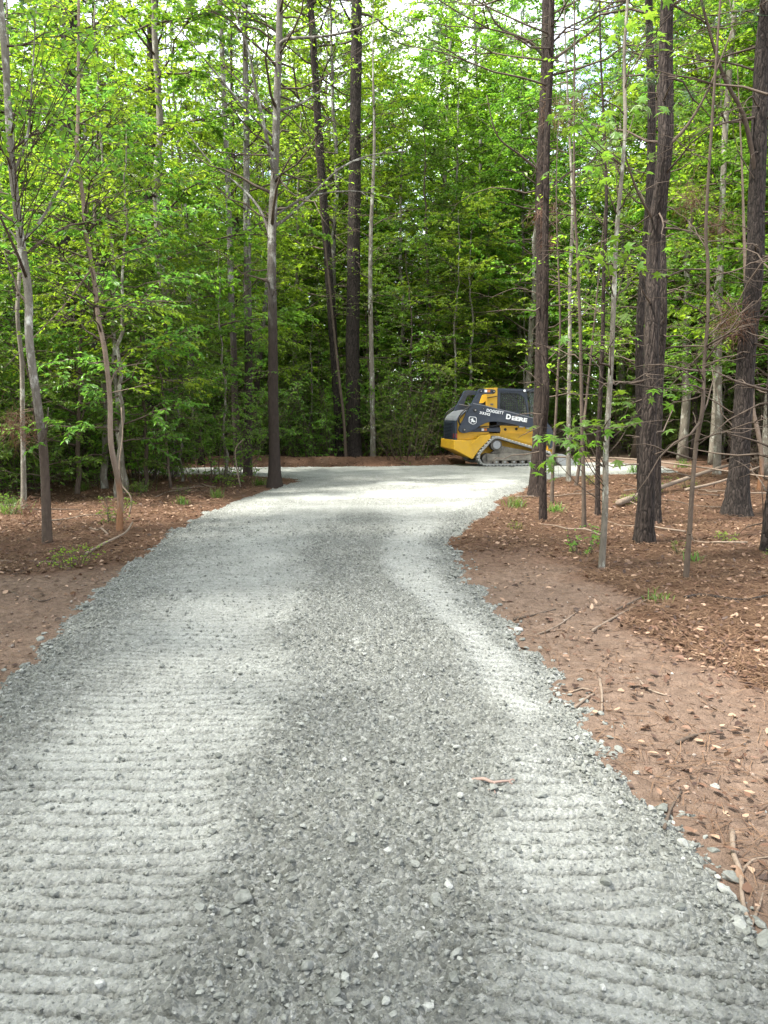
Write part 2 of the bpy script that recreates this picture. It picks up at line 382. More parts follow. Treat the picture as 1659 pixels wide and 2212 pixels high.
def road_zf(x, y, sdf=None):
    """height and amount of pale compacted fines"""
    x = np.asarray(x, float); y = np.asarray(y, float)
    if sdf is None: sdf = road_sdf(x, y)
    t = x - np.interp(y, CX_Y, CX_X) + (fbm(x * .8, y * .5, 20, 3) - .5) * .7
    wob = fbm(x * 1.1, y * .7, 24, 4)
    far = sstep(9, 15, y)
    hw = .5 - .16 * sstep(4.5, 8, y)
    lane_r = sstep(hw - .08, hw + .12, t) * sstep(.12, .42, sdf)
    lane_l = sstep(hw - .08, hw + .12, -t) * sstep(.2, .5, sdf)
    lane = np.maximum(lane_r, lane_l)
    bl = np.exp(-((t + 1.0) / .46) ** 2); br = np.exp(-((t - .76) / .34) ** 2)
    f = np.clip(np.maximum(bl, br) * (.72 + .9 * (wob - .5)) + .30 * lane, 0, 1) * (.35 + .65 * lane)
    f = f * (1 - .35 * (1 - sstep(2.0, 3.4, y)))
    f = np.clip(f + (fbm(x * 5, y * 9, 71, 4, .65) - .5) * .55 * (f > .02), 0, 1)
    # beyond the bend: streaks along the way the loader drove, then the bright cross strip
    ang = fbm(x * .45 + y * .25, y * .9 - x * .25, 28, 4)
    f = f * (1 - far) + far * np.clip(.25 + 1.4 * sstep(.42, .62, ang) + .9 * sstep(17.5, 20.5, y), 0, 1) * sstep(.1, .6, sdf)
    gl, fl = cleats(x, y, -.05 + .03 * np.abs(t), .088, 30); gr, fr = cleats(x, y, .20, .076, 34)
    g2, f2 = cleats(x, y, .12, .07, 130); m2 = fbm(x * 1.4, y * 1.9, 132, 3) > .53
    gl, fl = np.where(m2, g2, gl), np.where(m2, f2, fl); g3, f3 = cleats(x, y, -.08, .09, 134); gr, fr = np.where(m2, g3, gr), np.where(m2, f3, fr)
    g = np.where(t > 0, gr, gl); ff = np.where(t > 0, fr, fl)
    lane_c = np.maximum(sstep(hw - .12, hw + .02, np.abs(t)), .25 * (fbm(x * 1.5, y * 1.0, 75, 2) > .55)) * sstep(.06, .3, sdf)
    brk = sstep(.30, .50, fbm(x * 5, y * 8, 36, 4, .6))
    lanec = lane_c * (1 - .5 * far) * (.45 + .55 * brk)
    rough = fbm(x * 9, y * 9, 44, 5, .62) - .5
    fine = fbm(x * 38, y * 38, 48, 3, .6) - .5
    cd, cid = cell(x * 24, y * 24, 52)
    clod = np.clip(.55 - cd, 0, 1) * (cid > .45)
    cd2, cid2 = cell(x * 52, y * 52, 56)
    clod2 = np.clip(.55 - cd2, 0, 1) * (cid2 > .3)
    q = 1 - np.clip(f * 1.15 + .25 * lane_c, 0, 1) * (1 - .75 * g * brk)
    z = .055 * sstep(-.05, .35, sdf) + .015 * sstep(.3, 1.5, sdf) - .05 * (1 - sstep(-.12, .05, sdf))
    z = z + (fbm(x * 1.2, y * 1.2, 58, 3) - .5) * .035
    z = z + q * (rough * .050 + fine * .026 + clod * .046 + clod2 * .026) + (1 - q) * (rough * .016 + fine * .012 + clod2 * .008)
    z = z - lanec * g * (.024 + .024 * vnoise(x * 19, y * 11, 39)) + lanec * (ff - .5) * .008
    z = z + .02 * np.exp(-((np.abs(t) - hw - .02) / .1) ** 2) * (1 - far)
    return z, np.clip(f * (1 - .95 * g * lanec) - .35 * np.clip(fine * 2.2, 0, 1) + .12 * lanec * (1 - g), 0, 1)

def prog(a, b, d0, k, o):                    # spacing grows away from o
    out = [a]; 
    while out[-1] < b: out.append(out[-1] + max(d0, k * abs(out[-1] - o)))
    return np.array(out)
def grid(xs, ys):
    X, Y = np.meshgrid(xs, ys); n = len(xs)
    i = np.arange(len(ys) - 1)[:, None] * n + np.arange(n - 1)[None, :]
    return X.ravel(), Y.ravel(), np.stack([i, i + 1, i + n + 1, i + n], -1).reshape(-1, 4)

ys = np.concatenate([np.arange(-5, 1.2, .2), prog(1.2, 9.5, .006, .003, 0), prog(9.54, 26, .034, .0065, 4)])
xr = prog(1.9, 9.2, .018, .03, 1.4); xl = -prog(2.9, 7.4, .018, .03, 2.4)[::-1]
xs = np.concatenate([xl, np.arange(-2.887, 1.89, .017), xr])
X, Y, F = grid(xs, ys); S = road_sdf(X, Y); Z, FN = road_zf(X, Y, S)
keep = (S[F] > -.10).any(1); F = F[keep]
used = np.unique(F); remap = np.zeros(len(X), np.int32); remap[used] = np.arange(len(used))
me = new_mesh('gravel_road', np.stack([X, Y, Z], -1)[used], [remap[F]], [GRAVEL], True, {'fines': FN[used]})
obj('gravel_road', me, kind='structure', label='pale grey crushed stone drive bending right through the wood', cat='road')

ys = np.concatenate([np.arange(-12, 1.2, .5), prog(1.2, 11, .012, .0052, 0), prog(11.1, 170, .06, .016, 6)])
xr = prog(3.4, 120, .04, .075, 2.8); xl = -prog(5.2, 120, .04, .075, 4.6)[::-1]
xs = np.concatenate([xl, np.arange(-5.15, 3.4, .042), xr])
X, Y, F = grid(xs, ys); S = road_sdf(X, Y); DM = dirt_mask(X, Y, S); Z = ground_z(X, Y, S, DM)
me = new_mesh('ground', np.stack([X, Y, Z], -1), [F], [FLOOR], True, {'dirt': DM})
obj('ground', me, kind='structure', label='red brown forest floor of pine straw and bare pink dirt', cat='ground')
def gz(x, y): return float(ground_z(np.array([x]), np.array([y]))[0])
def rz(x, y): return float(road_zf(np.array([x]), np.array([y]))[0][0])
def gp(u, v, dz=0.0):
    p = at(u, v); s = float(road_sdf(np.array([p.x]), np.array([p.y]))[0])
    z = rz(p.x, p.y) if s > 0.02 else gz(p.x, p.y)
    p = at(u, v, z); p.z = z + dz; return p

# ------------------------------------------------------------------ gravel stones
def rock_mesh(seed, sub, name, mt, flat=.7):
    bm = bmesh.new(); bmesh.ops.create_icosphere(bm, subdivisions=sub, radius=1)
    r = random.Random(seed); o = Vector((r.random() * 50, r.random() * 50, r.random() * 50))
    cuts = [(Vector((r.gauss(0, 1), r.gauss(0, 1), r.gauss(0, 1))).normalized(), r.uniform(.5, .82)) for _ in range(11)]
    for v in bm.verts:
        for n, d in cuts:
            k = v.co.dot(n) - d
            if k > 0: v.co -= n * k * .96
        v.co *= 1 + .16 * mnoise.noise(v.co * 1.3 + o) + .05 * mnoise.noise(v.co * 3.7 + o)
        v.co.z *= flat; v.co.x *= 1.15
    me = bpy.data.meshes.new(name); bm.to_mesh(me); bm.free(); me.materials.append(mt)
    for p_ in me.polygons: p_.use_smooth = False
    return me
ROCK = [rock_mesh(100 + i, 2, 'stone', STONE, .62 + .04 * (i % 4)) for i in range(8)]
ROCKB = [rock_mesh(200 + i, 3, 'stone', STONE, .78) for i in range(6)]
ROCKW = [rock_mesh(300 + i, 3, 'stone', STONE_WHITE, .72) for i in range(2)]
def stone(p, r, me, label, group=None):
    o = obj('stone', me, None, (p.x, p.y, p.z + r * .16), (random.uniform(-.25, .25), random.uniform(-.25, .25), random.uniform(0, 6.28)),
            label, 'stone', group, 'thing', (r * random.uniform(.85, 1.2), r * random.uniform(.8, 1.1), r * random.uniform(.8, 1.1)))
    return o
hero = [  # u, v, radius in picture units, kind, words
 (431, 1966, 15, 0, 'smooth rounded grey stone, lower left of the cluster on the rubble band'),
 (524, 1940, 21, 0, 'broad flat-topped grey stone with a dark underside in the middle of the drive'),
 (491, 1974, 14, 0, 'blocky grey stone sitting right behind a leaning wedge stone'),
 (496, 1999, 16, 0, 'leaning wedge-shaped grey stone in front of a blocky stone'),
 (603, 1901, 15, 0, 'upright rounded grey stone with a dark shadowed right side'),
 (566, 1896, 9, 0, 'small grey stone touching the left of an upright rounded stone'),
 (944, 1946, 17, 0, 'dark pointed grey stone on loose rubble right of centre'),
 (968, 1914, 13, 1, 'pale cracked stone just behind a dark pointed stone'),
 (912, 2026, 18, 1, 'white-topped broken stone half sunk in rubble near the camera'),
 (905, 2044, 15, 0, 'low dark grey stone below a white-topped broken stone'),
 (997, 1806, 13, 1, 'pale squarish stone on the rubble near the right wheel lane'),
 (895, 1745, 9, 0, 'lone grey stone between the broken stick and the middle rubble'),
 (720, 2152, 19, 0, 'large rounded dark grey stone at the bottom of the drive'),
 (665, 2086, 17, 0, 'egg-shaped dark stone on the rubble near the bottom'),
 (1395, 2156, 16, 1, 'bright angular white stone with a dark shadow on the right lane'),
 (1568, 1930, 17, 1, 'pale white-grey stone lying alone at the right edge of the gravel'),
 (1017, 1688, 12, 1, 'pale stone touching the end of the broken stick'),
 (985, 2060, 13, 0, 'grey stone with flat left face right of the white-topped stone'),
 (1310, 1905, 13, 0, 'dark stone half sunk at the right rubble edge near the grey silt patch'),
 (895, 1868, 11, 0, 'small rough stone on the rubble behind the pale cracked stone'),
 (1325, 1630, 12, 0, 'rounded grey stone at the right gravel edge beside a small dirt bank'),
 (1302, 1618, 11, 0, 'grey stone next to the small dirt bank on the right gravel edge'),
 (840, 1905, 12, 0, 'medium grey stone on the middle rubble left of the pale cracked stone'),
 (1120, 1362, 10, 1, 'white rounded stone at the gravel edge beside the pink dirt'),
 (560, 1760, 10, 0, 'small dark stone on the smooth left lane border'),
 (485, 2035, 11, 0, 'low grey stone below the leaning wedge stone'),
 (88, 1738, 10, 0, 'lone dark stone on the far left ridged lane'),
 (680, 1885, 9, 0, 'pebble-sized grey stone behind the middle cluster'),
 (610, 1395, 8, 0, 'dark stone on the pale left lane far up the drive'),
 (1545, 1700, 12, 1, 'pale flat stone lying in the brown leaf litter'),
]
for u, v, rp, k, lab in hero:
    p = gp(u, v); r = rp / FPX * math.hypot(p.x, p.y, H) * .92
    stone(p, r, ROCKW[int(u) % 2] if k else ROCKB[int(u + v) % 6], lab)
# loose stones: along both edges and over the rubble band
n_edge = 0
for i in range(4000):
    if n_edge >= 150: break
    y = 1.9 * (10.5 / 1.9) ** random.random(); side = random.random()
    x = random.uniform(.3, 1.6) if side < .68 else random.uniform(-3.1, -1.2)
    s = float(road_sdf(np.array([x]), np.array([y]))[0])
    if not -.13 < s < .10: continue
    r = min(.036, .0115 * math.exp(random.gauss(.35, .38))) * (1.0 if y < 5 else 1.2)
    p = Vector((x, y, max(rz(x, y), gz(x, y))))
    stone(p, r, ROCK[n_edge % 8], 'loose grey stone in the rubble along the right edge of the gravel' if x > 0 else 'loose grey stone in the rubble along the left edge of the gravel',
          'right edge stones' if x > 0 else 'left edge stones'); n_edge += 1
for i in range(110):
    y = 1.85 * (6.5 / 1.85) ** random.random(); x = float(np.interp(y, CX_Y, CX_X)) + random.gauss(0, .36)
    r = min(.03, .0105 * math.exp(random.gauss(.2, .35)))
    stone(Vector((x, y, rz(x, y))), r, ROCK[i % 8], 'loose grey stone scattered on the rough middle band of the drive', 'middle band stones')

# the countless small gravel
bm = bmesh.new(); bmesh.ops.create_icosphere(bm, subdivisions=1, radius=1); bm.verts.ensure_lookup_table(); bm.verts.index_update()
IV = np.array([v.co[:] for v in bm.verts]); IF = np.array([[v.index for v in f.verts] for f in bm.faces]); bm.free()
def scatter_rocks(n, x, y, r, seed, zf=None):
    g_ = np.random.default_rng(seed); z = zf(x, y) if zf else road_zf(x, y)[0]
    a = g_.uniform(0, 6.28, n); V = IV[None] * g_.uniform(.55, 1.2, (n, len(IV), 1)); th = g_.uniform(-.8, .8, n)[:, None]; V = np.stack([V[..., 0] * np.cos(th) - V[..., 2] * np.sin(th), V[..., 1], V[..., 0] * np.sin(th) + V[..., 2] * np.cos(th)], -1)
    sc = r[:, None] * g_.uniform(.65, 1.25, (n, 3)) * np.array([1, 1, .75]); V = V * sc[:, None, :]
    c, s = np.cos(a), np.sin(a)
    V = np.stack([V[..., 0] * c[:, None] - V[..., 1] * s[:, None], V[..., 0] * s[:, None] + V[..., 1] * c[:, None], V[..., 2]], -1)
    V += np.stack([x, y, z + r * .38], -1)[:, None, :]
    Fc = (IF[None] + (np.arange(n) * len(IV))[:, None, None]).reshape(-1, 3)
    return V.reshape(-1, 3), Fc
n = 110000; g_ = np.random.default_rng(5)
y = 1.75 * (11 / 1.75) ** g_.random(n); x = g_.uniform(-3.0, 1.75, n); s = road_sdf(x, y); _, fn = road_zf(x, y, s)
edge = .75 * np.exp(-((s - .04) / .08) ** 2)
pk = np.clip(.75 * (1 - fn) ** 2 + .9 * edge + .30, 0, 1) * (s > -.08)
k = g_.random(n) < pk; x, y, s = x[k][:34000], y[k][:34000], s[k][:34000]
r = np.clip(.0037 * np.exp(g_.normal(.05, .5, len(x))) * (1 + .6 * np.exp(-((s - .05) / .1) ** 2)) * (1 + .06 * y), .0025, .019)
V, Fc = scatter_rocks(len(x), x, y, r, 6)
obj('gravel', new_mesh('gravel', V, [Fc], [STONE], False), label='small loose crushed stone strewn over the drive', cat='gravel', kind='stuff')
print('gravel', len(x))

# ------------------------------------------------------------------ trees
def spline(pts, n):
    P = np.asarray(pts, float); m = len(P)
    if m == 2: return P[0] + (P[1] - P[0]) * np.linspace(0, 1, n)[:, None]
    Q = np.vstack([2 * P[0] - P[1], P, 2 * P[-1] - P[-2]])
    u = np.linspace(0, m - 1 - 1e-6, n); i = u.astype(int); f = (u - i)[:, None]
    a, b, c, d = Q[i], Q[i + 1], Q[i + 2], Q[i + 3]
    return .5 * (2 * b + (c - a) * f + (2 * a - 5 * b + 4 * c - d) * f * f + (3 * b - a - 3 * c + d) * f ** 3)
def unit(a): return a / (np.linalg.norm(a, axis=-1, keepdims=True) + 1e-9)

class Leaves:
    def __init__(s): s.p = []; s.d = []; s.n = []; s.s = []
    def add(s, p, d, n, sz): s.p.append(p); s.d.append(d); s.n.append(n); s.s.append(sz)
    def quads(s, wid=.5, fold=.12, droop=.1):
        p = np.concatenate(s.p); d = unit(np.concatenate(s.d)); n = np.concatenate(s.n); z = np.concatenate(s.s)[:, None]
        sd_ = unit(np.cross(d, n)); n = np.cross(sd_, d)
        return np.stack([p, p + d * z * .5 + sd_ * z * wid * .5 + n * z * fold, p + d * z - n * z * droop, p + d * z * .5 - sd_ * z * wid * .5 + n * z * fold], 1)

def twig_leaves(g, L, path, n, size, spread=1.0, droop=.15, tilt=.5):
    """leaves set alternately along a twig path"""
    m = len(path); u = g.uniform(.15, 1, n) * (m - 1.001); i = u.astype(int); f = (u - i)[:, None]
    p = path[i] * (1 - f) + path[i + 1] * f; T = unit(path[i + 1] - path[i])
    up = np.array([0, 0, 1.0]); side = unit(np.cross(T, up) + 1e-6) * np.where(g.random(n) < .5, 1, -1)[:, None]
    d = T * g.uniform(.2, .9, (n, 1)) + side * spread * g.uniform(.4, 1.1, (n, 1)) + g.normal(0, .25, (n, 3)); d[:, 2] -= droop
    nn = up + g.normal(0, tilt, (n, 3))
    L.add(p, d, nn, size * g.uniform(.65, 1.25, n))

def branch_path(g, p0, az, el, ln, n=6, curve=.0, wob=.12):
    d = np.array([math.cos(az) * math.cos(el), math.sin(az) * math.cos(el), math.sin(el)])
    t = np.linspace(0, 1, n)[:, None]; P = p0 + d * ln * t
    P[:, 2] += curve * ln * (t[:, 0] ** 2)
    w = np.cumsum(g.normal(0, wob, (n, 3)), 0) * ln / n; w[0] = 0
    return P + w

def broadleaf_crown(g, trunk, r_tr, spec):
    """branches (MB) and leaves for one tree; trunk = path points, r_tr = radii"""
    B = MB(); L = Leaves(); hgt = trunk[-1][2] - trunk[0][2]; az = g.uniform(0, 6.28)
    nb = spec['n']; t0 = spec['t0']
    for i in range(nb):
        t = t0 + (1 - t0) * ((i + g.random()) / nb) ** spec.get('tp', 1.0)
        k = t * (len(trunk) - 1.001); i0 = int(k); p0 = trunk[i0] + (trunk[i0 + 1] - trunk[i0]) * (k - i0)
        rt = r_tr[i0]; az += 2.4 + g.normal(0, .4)
        prof = spec.get('prof', lambda q: (1 - .65 * q))(t)
        ln = spec['len'] * prof * g.uniform(.65, 1.2); el = spec['el'] + g.normal(0, .16) + .35 * t * spec.get('elt', 1)
        P = branch_path(g, p0, az, el, ln, 7, spec.get('curve', -.1), spec.get('wob', .16))
        rb = min(rt * .45, .006 + .011 * ln)
        B.tube(P, np.linspace(rb, .004, 7), 4)
        ns = int(spec['sub'] * (.5 + prof) + .5)
        for j in range(ns):
            u = g.uniform(.22, 1.0) * 5.99; j0 = int(u); q0 = P[j0] + (P[j0 + 1] - P[j0]) * (u - j0)
            a2 = az + g.choice([-1, 1]) * g.uniform(.35, 1.2); l2 = spec['tw'] * g.uniform(.5, 1.25)
            Q = branch_path(g, q0, a2, g.normal(el * .4, .25), l2, 5, spec.get('tcurve', -.12), .2)
            B.tube(Q, np.linspace(min(rb * .6, .009), .002, 5), 3)
            if spec['leaf'] > 0: twig_leaves(g, L, Q, max(1, int(spec['leaf'] * l2 / spec['tw'] * g.uniform(.5, 1.3))), spec['size'], 1.0, spec.get('droop', .15), spec.get('tilt', .5))
    return B, L

def pine_tufts(g, B, L, P, n, ln, width=.010, blades=26):
    T = []
    for _ in range(n):
        u = g.uniform(.45, 1.0) * (len(P) - 1.01); j = int(u); q = P[j] + (P[j + 1] - P[j]) * (u - j)
        ax = unit(P[j + 1] - P[j] + g.normal(0, .35, 3) * np.linalg.norm(P[j + 1] - P[j])); q2 = q + ax * g.uniform(.1, .35)
        B.tube(np.stack([q, q2]), [.006, .003], 3)
        d = unit(ax[None] * .75 + g.normal(0, .62, (blades, 3))); l = ln * g.uniform(.7, 1.15, (blades, 1))
        sd_ = unit(np.cross(d, g.normal(0, 1, (blades, 3)))) * width * .5
        b0 = q2 + ax * g.uniform(-.12, .04, (blades, 1)); tip = b0 + d * l; tip[:, 2] -= .04
        T.append(np.stack([b0 - sd_, b0 + sd_, tip], 1))
    return np.concatenate(T) if T else np.zeros((0, 3, 3))
def pine_crown(g, trunk, r_tr, t0, n, lmax, tufts, ln=.24, width=.012, blades=26):
    B = MB(); T = []; az = 0
    for i in range(n):
        t = t0 + (1 - t0) * (i + g.random()) / n; k = t * (len(trunk) - 1.001); i0 = int(k); p0 = trunk[i0] + (trunk[i0 + 1] - trunk[i0]) * (k - i0)
        az += 2.4 + g.normal(0, .5); q = (t - t0) / (1 - t0); l = lmax * (1 - .75 * q ** 1.5) * g.uniform(.6, 1.15)
        P = branch_path(g, p0, az, .1 + .5 * q + g.normal(0, .15), l, 7, .12, .14)
        B.tube(P, np.linspace(min(r_tr[i0] * .4, .012 + .012 * l), .006, 7), 4)
        T.append(pine_tufts(g, B, None, P, tufts, ln, width, blades))
        for s in (-1, 1):
            Q = branch_path(g, P[3], az + s * g.uniform(.5, 1.0), .1 + .3 * q, l * .45, 5, .1, .15); B.tube(Q, np.linspace(.01, .004, 5), 3)
            T.append(pine_tufts(g, B, None, Q, max(1, tufts // 2), ln, width, blades))
    return B, np.concatenate(T)
def dead_limbs(g, B, trunk, r_tr, t0, t1, n, lmax):
    for i in range(n):
        t = g.uniform(t0, t1); k = t * (len(trunk) - 1.001); i0 = int(k); p0 = trunk[i0]; az = g.uniform(0, 6.28); l = lmax * g.uniform(.25, 1) ** 1.3
        P = branch_path(g, p0, az, g.normal(.15, .35), l, 6, g.normal(-.1, .2), .2)
        B.tube(P, np.linspace(.006 + .008 * l, .003, 6), 4)
        for j in range(int(l * 3)):
            q = P[g.integers(2, 6)]; Q = branch_path(g, q, az + g.normal(0, .9), g.normal(-.05, .4), l * g.uniform(.15, .4), 4, -.1, .25)
            B.tube(Q, np.linspace(.005, .0018, 4), 3)

def bark_disp(seed, amp, flare=0.0, plates=True):
    def f(P, a, R):
        s = np.concatenate([[0], np.cumsum(np.linalg.norm(np.diff(P, axis=0), axis=1))])[:, None]
        c = np.cos(a)[None, :]; sn = np.sin(a)[None, :]; k = 2.0 if not plates else 3.2
        x = c * k + 10 + 0 * s; y = sn * k + s * 1.1 + 5; x2 = c * k * 1.7 + s * .3; 
        r1 = np.abs(vnoise(x + s * 1.3, y, seed) - .5) * 2; r2 = np.abs(vnoise(x2 * 1.6, sn * k * 1.6 + s * 6, seed + 4) - .5) * 2
        h = np.minimum(np.clip(r1 * 3, 0, 1), np.clip(r2 * 3.5, 0, 1)) if plates else vnoise(x * .8, y * .6 + s * 1.5, seed)
        d = amp * (h - .6) + R[:, None] * .10 * (vnoise(c * 1.1 + s * .7, sn * 1.1 + s * .5 + 40, seed + 8) - .5)
        if flare: d = d + R[:, None] * flare * np.exp(-s / .28) * (.55 + .9 * vnoise(c * 1.7 + 3, sn * 1.7 + 9, seed + 12))
        return d
    return f

TALLY = {}
def near_tree(name, label, cat, base_uv, path_uv, w0, w1, barkm, top, seed, crown=None, limbs=(), leafm=None, depth=None, seg=20,
              disp=.006, flare=.35, plates=True, dead=0, deadlen=1.2, deadt=(.1, .6), leafw=.5, group=None, sink=.06):
    """a tree whose trunk follows points seen in the picture, at its own ground distance, carried on above the frame to full height"""
    g = np.random.default_rng(seed); u, v = base_uv
    p = gp(u, v); 
    if depth: p = at_y(u, v, depth); p.z = gz(p.x, p.y)
    Yd = p.y; o = np.array(p)
    pts = [np.array([p.x, p.y, p.z - sink])] + [np.array(at_y(a, b, Yd)) for a, b in path_uv]
    for q in pts[1:]: q[1] += g.normal(0, .04)
    d = unit(pts[-1] - pts[-2]); d = unit(d * .6 + np.array([0, 0, .5]))
    while pts[-1][2] < top: pts.append(pts[-1] + d * 2.2 + g.normal(0, .08, 3))
    pts = np.array(pts) - o; hgt = pts[-1][2]
    nseg = int(np.clip(hgt / .07, 30, 260)); P = spline(pts, nseg)
    sc = math.hypot(Yd, 0) / FPX; tt = np.clip(P[:, 2] / hgt, 0, 1)
    vis = np.clip(P[:, 2] / max(.5, (pts[len(path_uv)][2])), 0, 1)
    R = (w0 * (1 - vis) + w1 * vis) * sc * .5; R = np.where(P[:, 2] > pts[len(path_uv)][2], R * (1 - .85 * np.clip((P[:, 2] - pts[len(path_uv)][2]) / max(.1, hgt - pts[len(path_uv)][2]), 0, 1)), R)
    T = MB(); T.tube(P, R, seg, bark_disp(seed, disp, flare, plates))
    root = obj(name, None, None, p, None, label, cat, group, 'thing')
    obj('trunk', T.mesh('trunk', barkm), root)
    B = MB(); L = Leaves(); tri = []
    for li, (lp, r0) in enumerate(limbs):                   # large limbs, each its own part
        q = [np.array(at_y(a, b, Yd)) - o for a, b in lp]
        dz = g.choice([-1, 1]) * g.uniform(.15, .5)
        for i in range(len(q)): q[i][1] += dz * i / max(1, len(q) - 1) * np.linalg.norm(q[-1] - q[0]) * .6
        j = np.argmin(np.abs(P[:, 2] - q[0][2])); q[0] = P[j]
        Q = spline(q, 16); M = MB(); M.tube(Q, np.linspace(r0, r0 * .3, 16), 8)
        ln = np.linalg.norm(q[-1] - q[0])
        for j in range(int(3 + ln * 2.2)):
            i0 = g.integers(3, 15); az = math.atan2(*(Q[15] - Q[0])[[1, 0]]) + g.choice([-1, 1]) * g.uniform(.4, 1.3)
            W = branch_path(g, Q[i0], az, g.normal(.15, .35), g.uniform(.3, .8) * (.4 + .25 * ln), 5, -.1, .2)
            M.tube(W, np.linspace(r0 * .28, .002, 5), 4)
            if crown and crown.get('limbleaf'): twig_leaves(g, L, W, int(crown['limbleaf']), crown['size'], 1, .2, .5)
        obj('limb', M.mesh('limb', barkm if plates is False else BARK_TWIG), root)
    if crown and crown.get('kind') == 'pine':
        b2, tri = pine_crown(g, P, R, crown['t0'], crown['n'], crown['len'], crown['tufts'], crown.get('ln', .2), crown.get('w', .006), crown.get('blades', 30)); B = b2
    elif crown and crown.get('n'):
        b2, l2 = broadleaf_crown(g, P, R, crown); B = b2; L.p += l2.p; L.d += l2.d; L.n += l2.n; L.s += l2.s
    if dead: dead_limbs(g, B, P, R, deadt[0], deadt[1], dead, deadlen)
    if B.n: obj('branches', B.mesh('branches', BARK_TWIG), root, kind='stuff')
    if len(tri): C = MB(); C.tris(tri); obj('crown', C.mesh('crown', NEEDLE, False), root)
    if L.p: C = MB(); C.quads(L.quads(leafw)); obj('crown', C.mesh('crown', leafm or LEAF_SPRING, False), root)
    return root, P, R

SPR = dict(n=26, t0=.28, len=2.6, el=.35, sub=9, tw=.7, leaf=11, size=.075, curve=-.08, limbleaf=9)
def spec(**k): d = dict(SPR); d.update(k); return d

# --- left side
near_tree('oak_tree', 'pale young oak with dark lower trunk and white lichen patch, nearest on the left', 'tree', (102, 1172),
          [(98, 1080), (90, 960), (78, 860), (68, 740), (58, 630), (44, 520), (28, 360), (14, 200), (4, 60), (-6, -60)], 20, 12, BARK_PALE, 11, 1,
          spec(n=18, t0=.36, len=1.9, leaf=8, size=.10, tilt=.7), [([(44, 520), (80, 470), (120, 380), (150, 300)], .022), ([(30, 380), (70, 300), (90, 180), (110, 40)], .02),
          ([(92, 960), (104, 930), (112, 880)], .02), ([(48, 540), (20, 500), (-20, 470)], .015)], LEAF_MID, disp=.004, flare=.2, plates=False)
near_tree('sapling', 'thin grey sapling with blotchy bark, left of the pale young oak', 'tree', (51, 1100),
          [(50, 1000), (50, 880), (48, 780), (44, 680), (38, 560), (30, 430), (25, 300)], 11, 6, BARK_GREY, 8, 2, spec(n=12, t0=.5, len=1.1, leaf=7, sub=5), (), LEAF_MID, disp=.003, plates=False)
near_tree('sapling', 'slender sapling with rusty orange peeling bark at its foot, beside the long white stick', 'tree', (258, 1147),
          [(254, 1060), (246, 960), (236, 860), (228, 760), (214, 690), (203, 600), (190, 500), (180, 430), (168, 320), (160, 220)], 12.5, 7, BARK_RUST, 9, 3,
          spec(n=22, t0=.34, len=1.8, leaf=9, size=.08), [([(234, 838), (246, 805), (268, 790), (310, 782)], .012), ([(242, 850), (290, 838), (340, 825)], .009),
          ([(180, 430), (205, 380), (240, 330)], .01), ([(200, 580), (150, 660), (95, 730), (40, 800)], .012)], LEAF_SPRING, disp=.004, plates=False)
clump = 'stems of the pale triple clump'
for k, (lab, b, pa, w0, w1) in enumerate((
    ('left stem of the pale-barked triple clump, with a round white lichen spot', (514, 1012), [(509, 900), (506, 780), (500, 640), (495, 480), (488, 300), (480, 120), (474, -30)], 15, 9),
    ('straight thick middle stem of the pale-barked triple clump', (535, 1024), [(536, 900), (536, 760), (534, 600), (533, 420), (532, 250), (530, 80), (528, -40)], 19, 10),
    ('right stem of the pale-barked triple clump, leaning to the right', (546, 990), [(550, 900), (556, 820), (566, 720), (576, 620), (588, 500), (596, 420)], 13, 8))):
    near_tree('slender_tree', lab, 'tree', b, pa, w0, w1, BARK_PALE_HI, 14, 10 + k, spec(n=24, t0=.42, len=2.4, leaf=9, size=.085), (), LEAF_SPRING, disp=.004, flare=.3, plates=False)
near_tree('maple_tree', 'tall tree with dark lower and pale banded upper trunk, at the left road edge', 'tree', (593, 1054),
          [(592, 980), (591, 860), (590, 720), (589, 600), (588, 490), (592, 380), (597, 260), (601, 130), (604, 0), (606, -80)], 24, 12, BARK_PALE_HI, 16, 14,
          spec(n=30, t0=.36, len=3.4, el=.25, leaf=5, sub=8, size=.08), [([(588, 492), (625, 462), (680, 405), (735, 350), (800, 318), (880, 305)], .034), ([(585, 520), (560, 450), (510, 390), (440, 330), (380, 250)], .035),
          ([(592, 380), (580, 310), (560, 215), (545, 130), (520, 60)], .045), ([(602, 100), (625, 92), (690, 96), (760, 92), (840, 70)], .04),
          ([(598, 240), (650, 215), (720, 160), (790, 100)], .03), ([(596, 300), (540, 250), (470, 170), (400, 90)], .03), ([(588, 470), (660, 420), (760, 400), (850, 410)], .022)],
          LEAF_SPRING, disp=.008, flare=.7, plates=False, seg=24, dead=30, deadlen=2.6, deadt=(.2, .75))
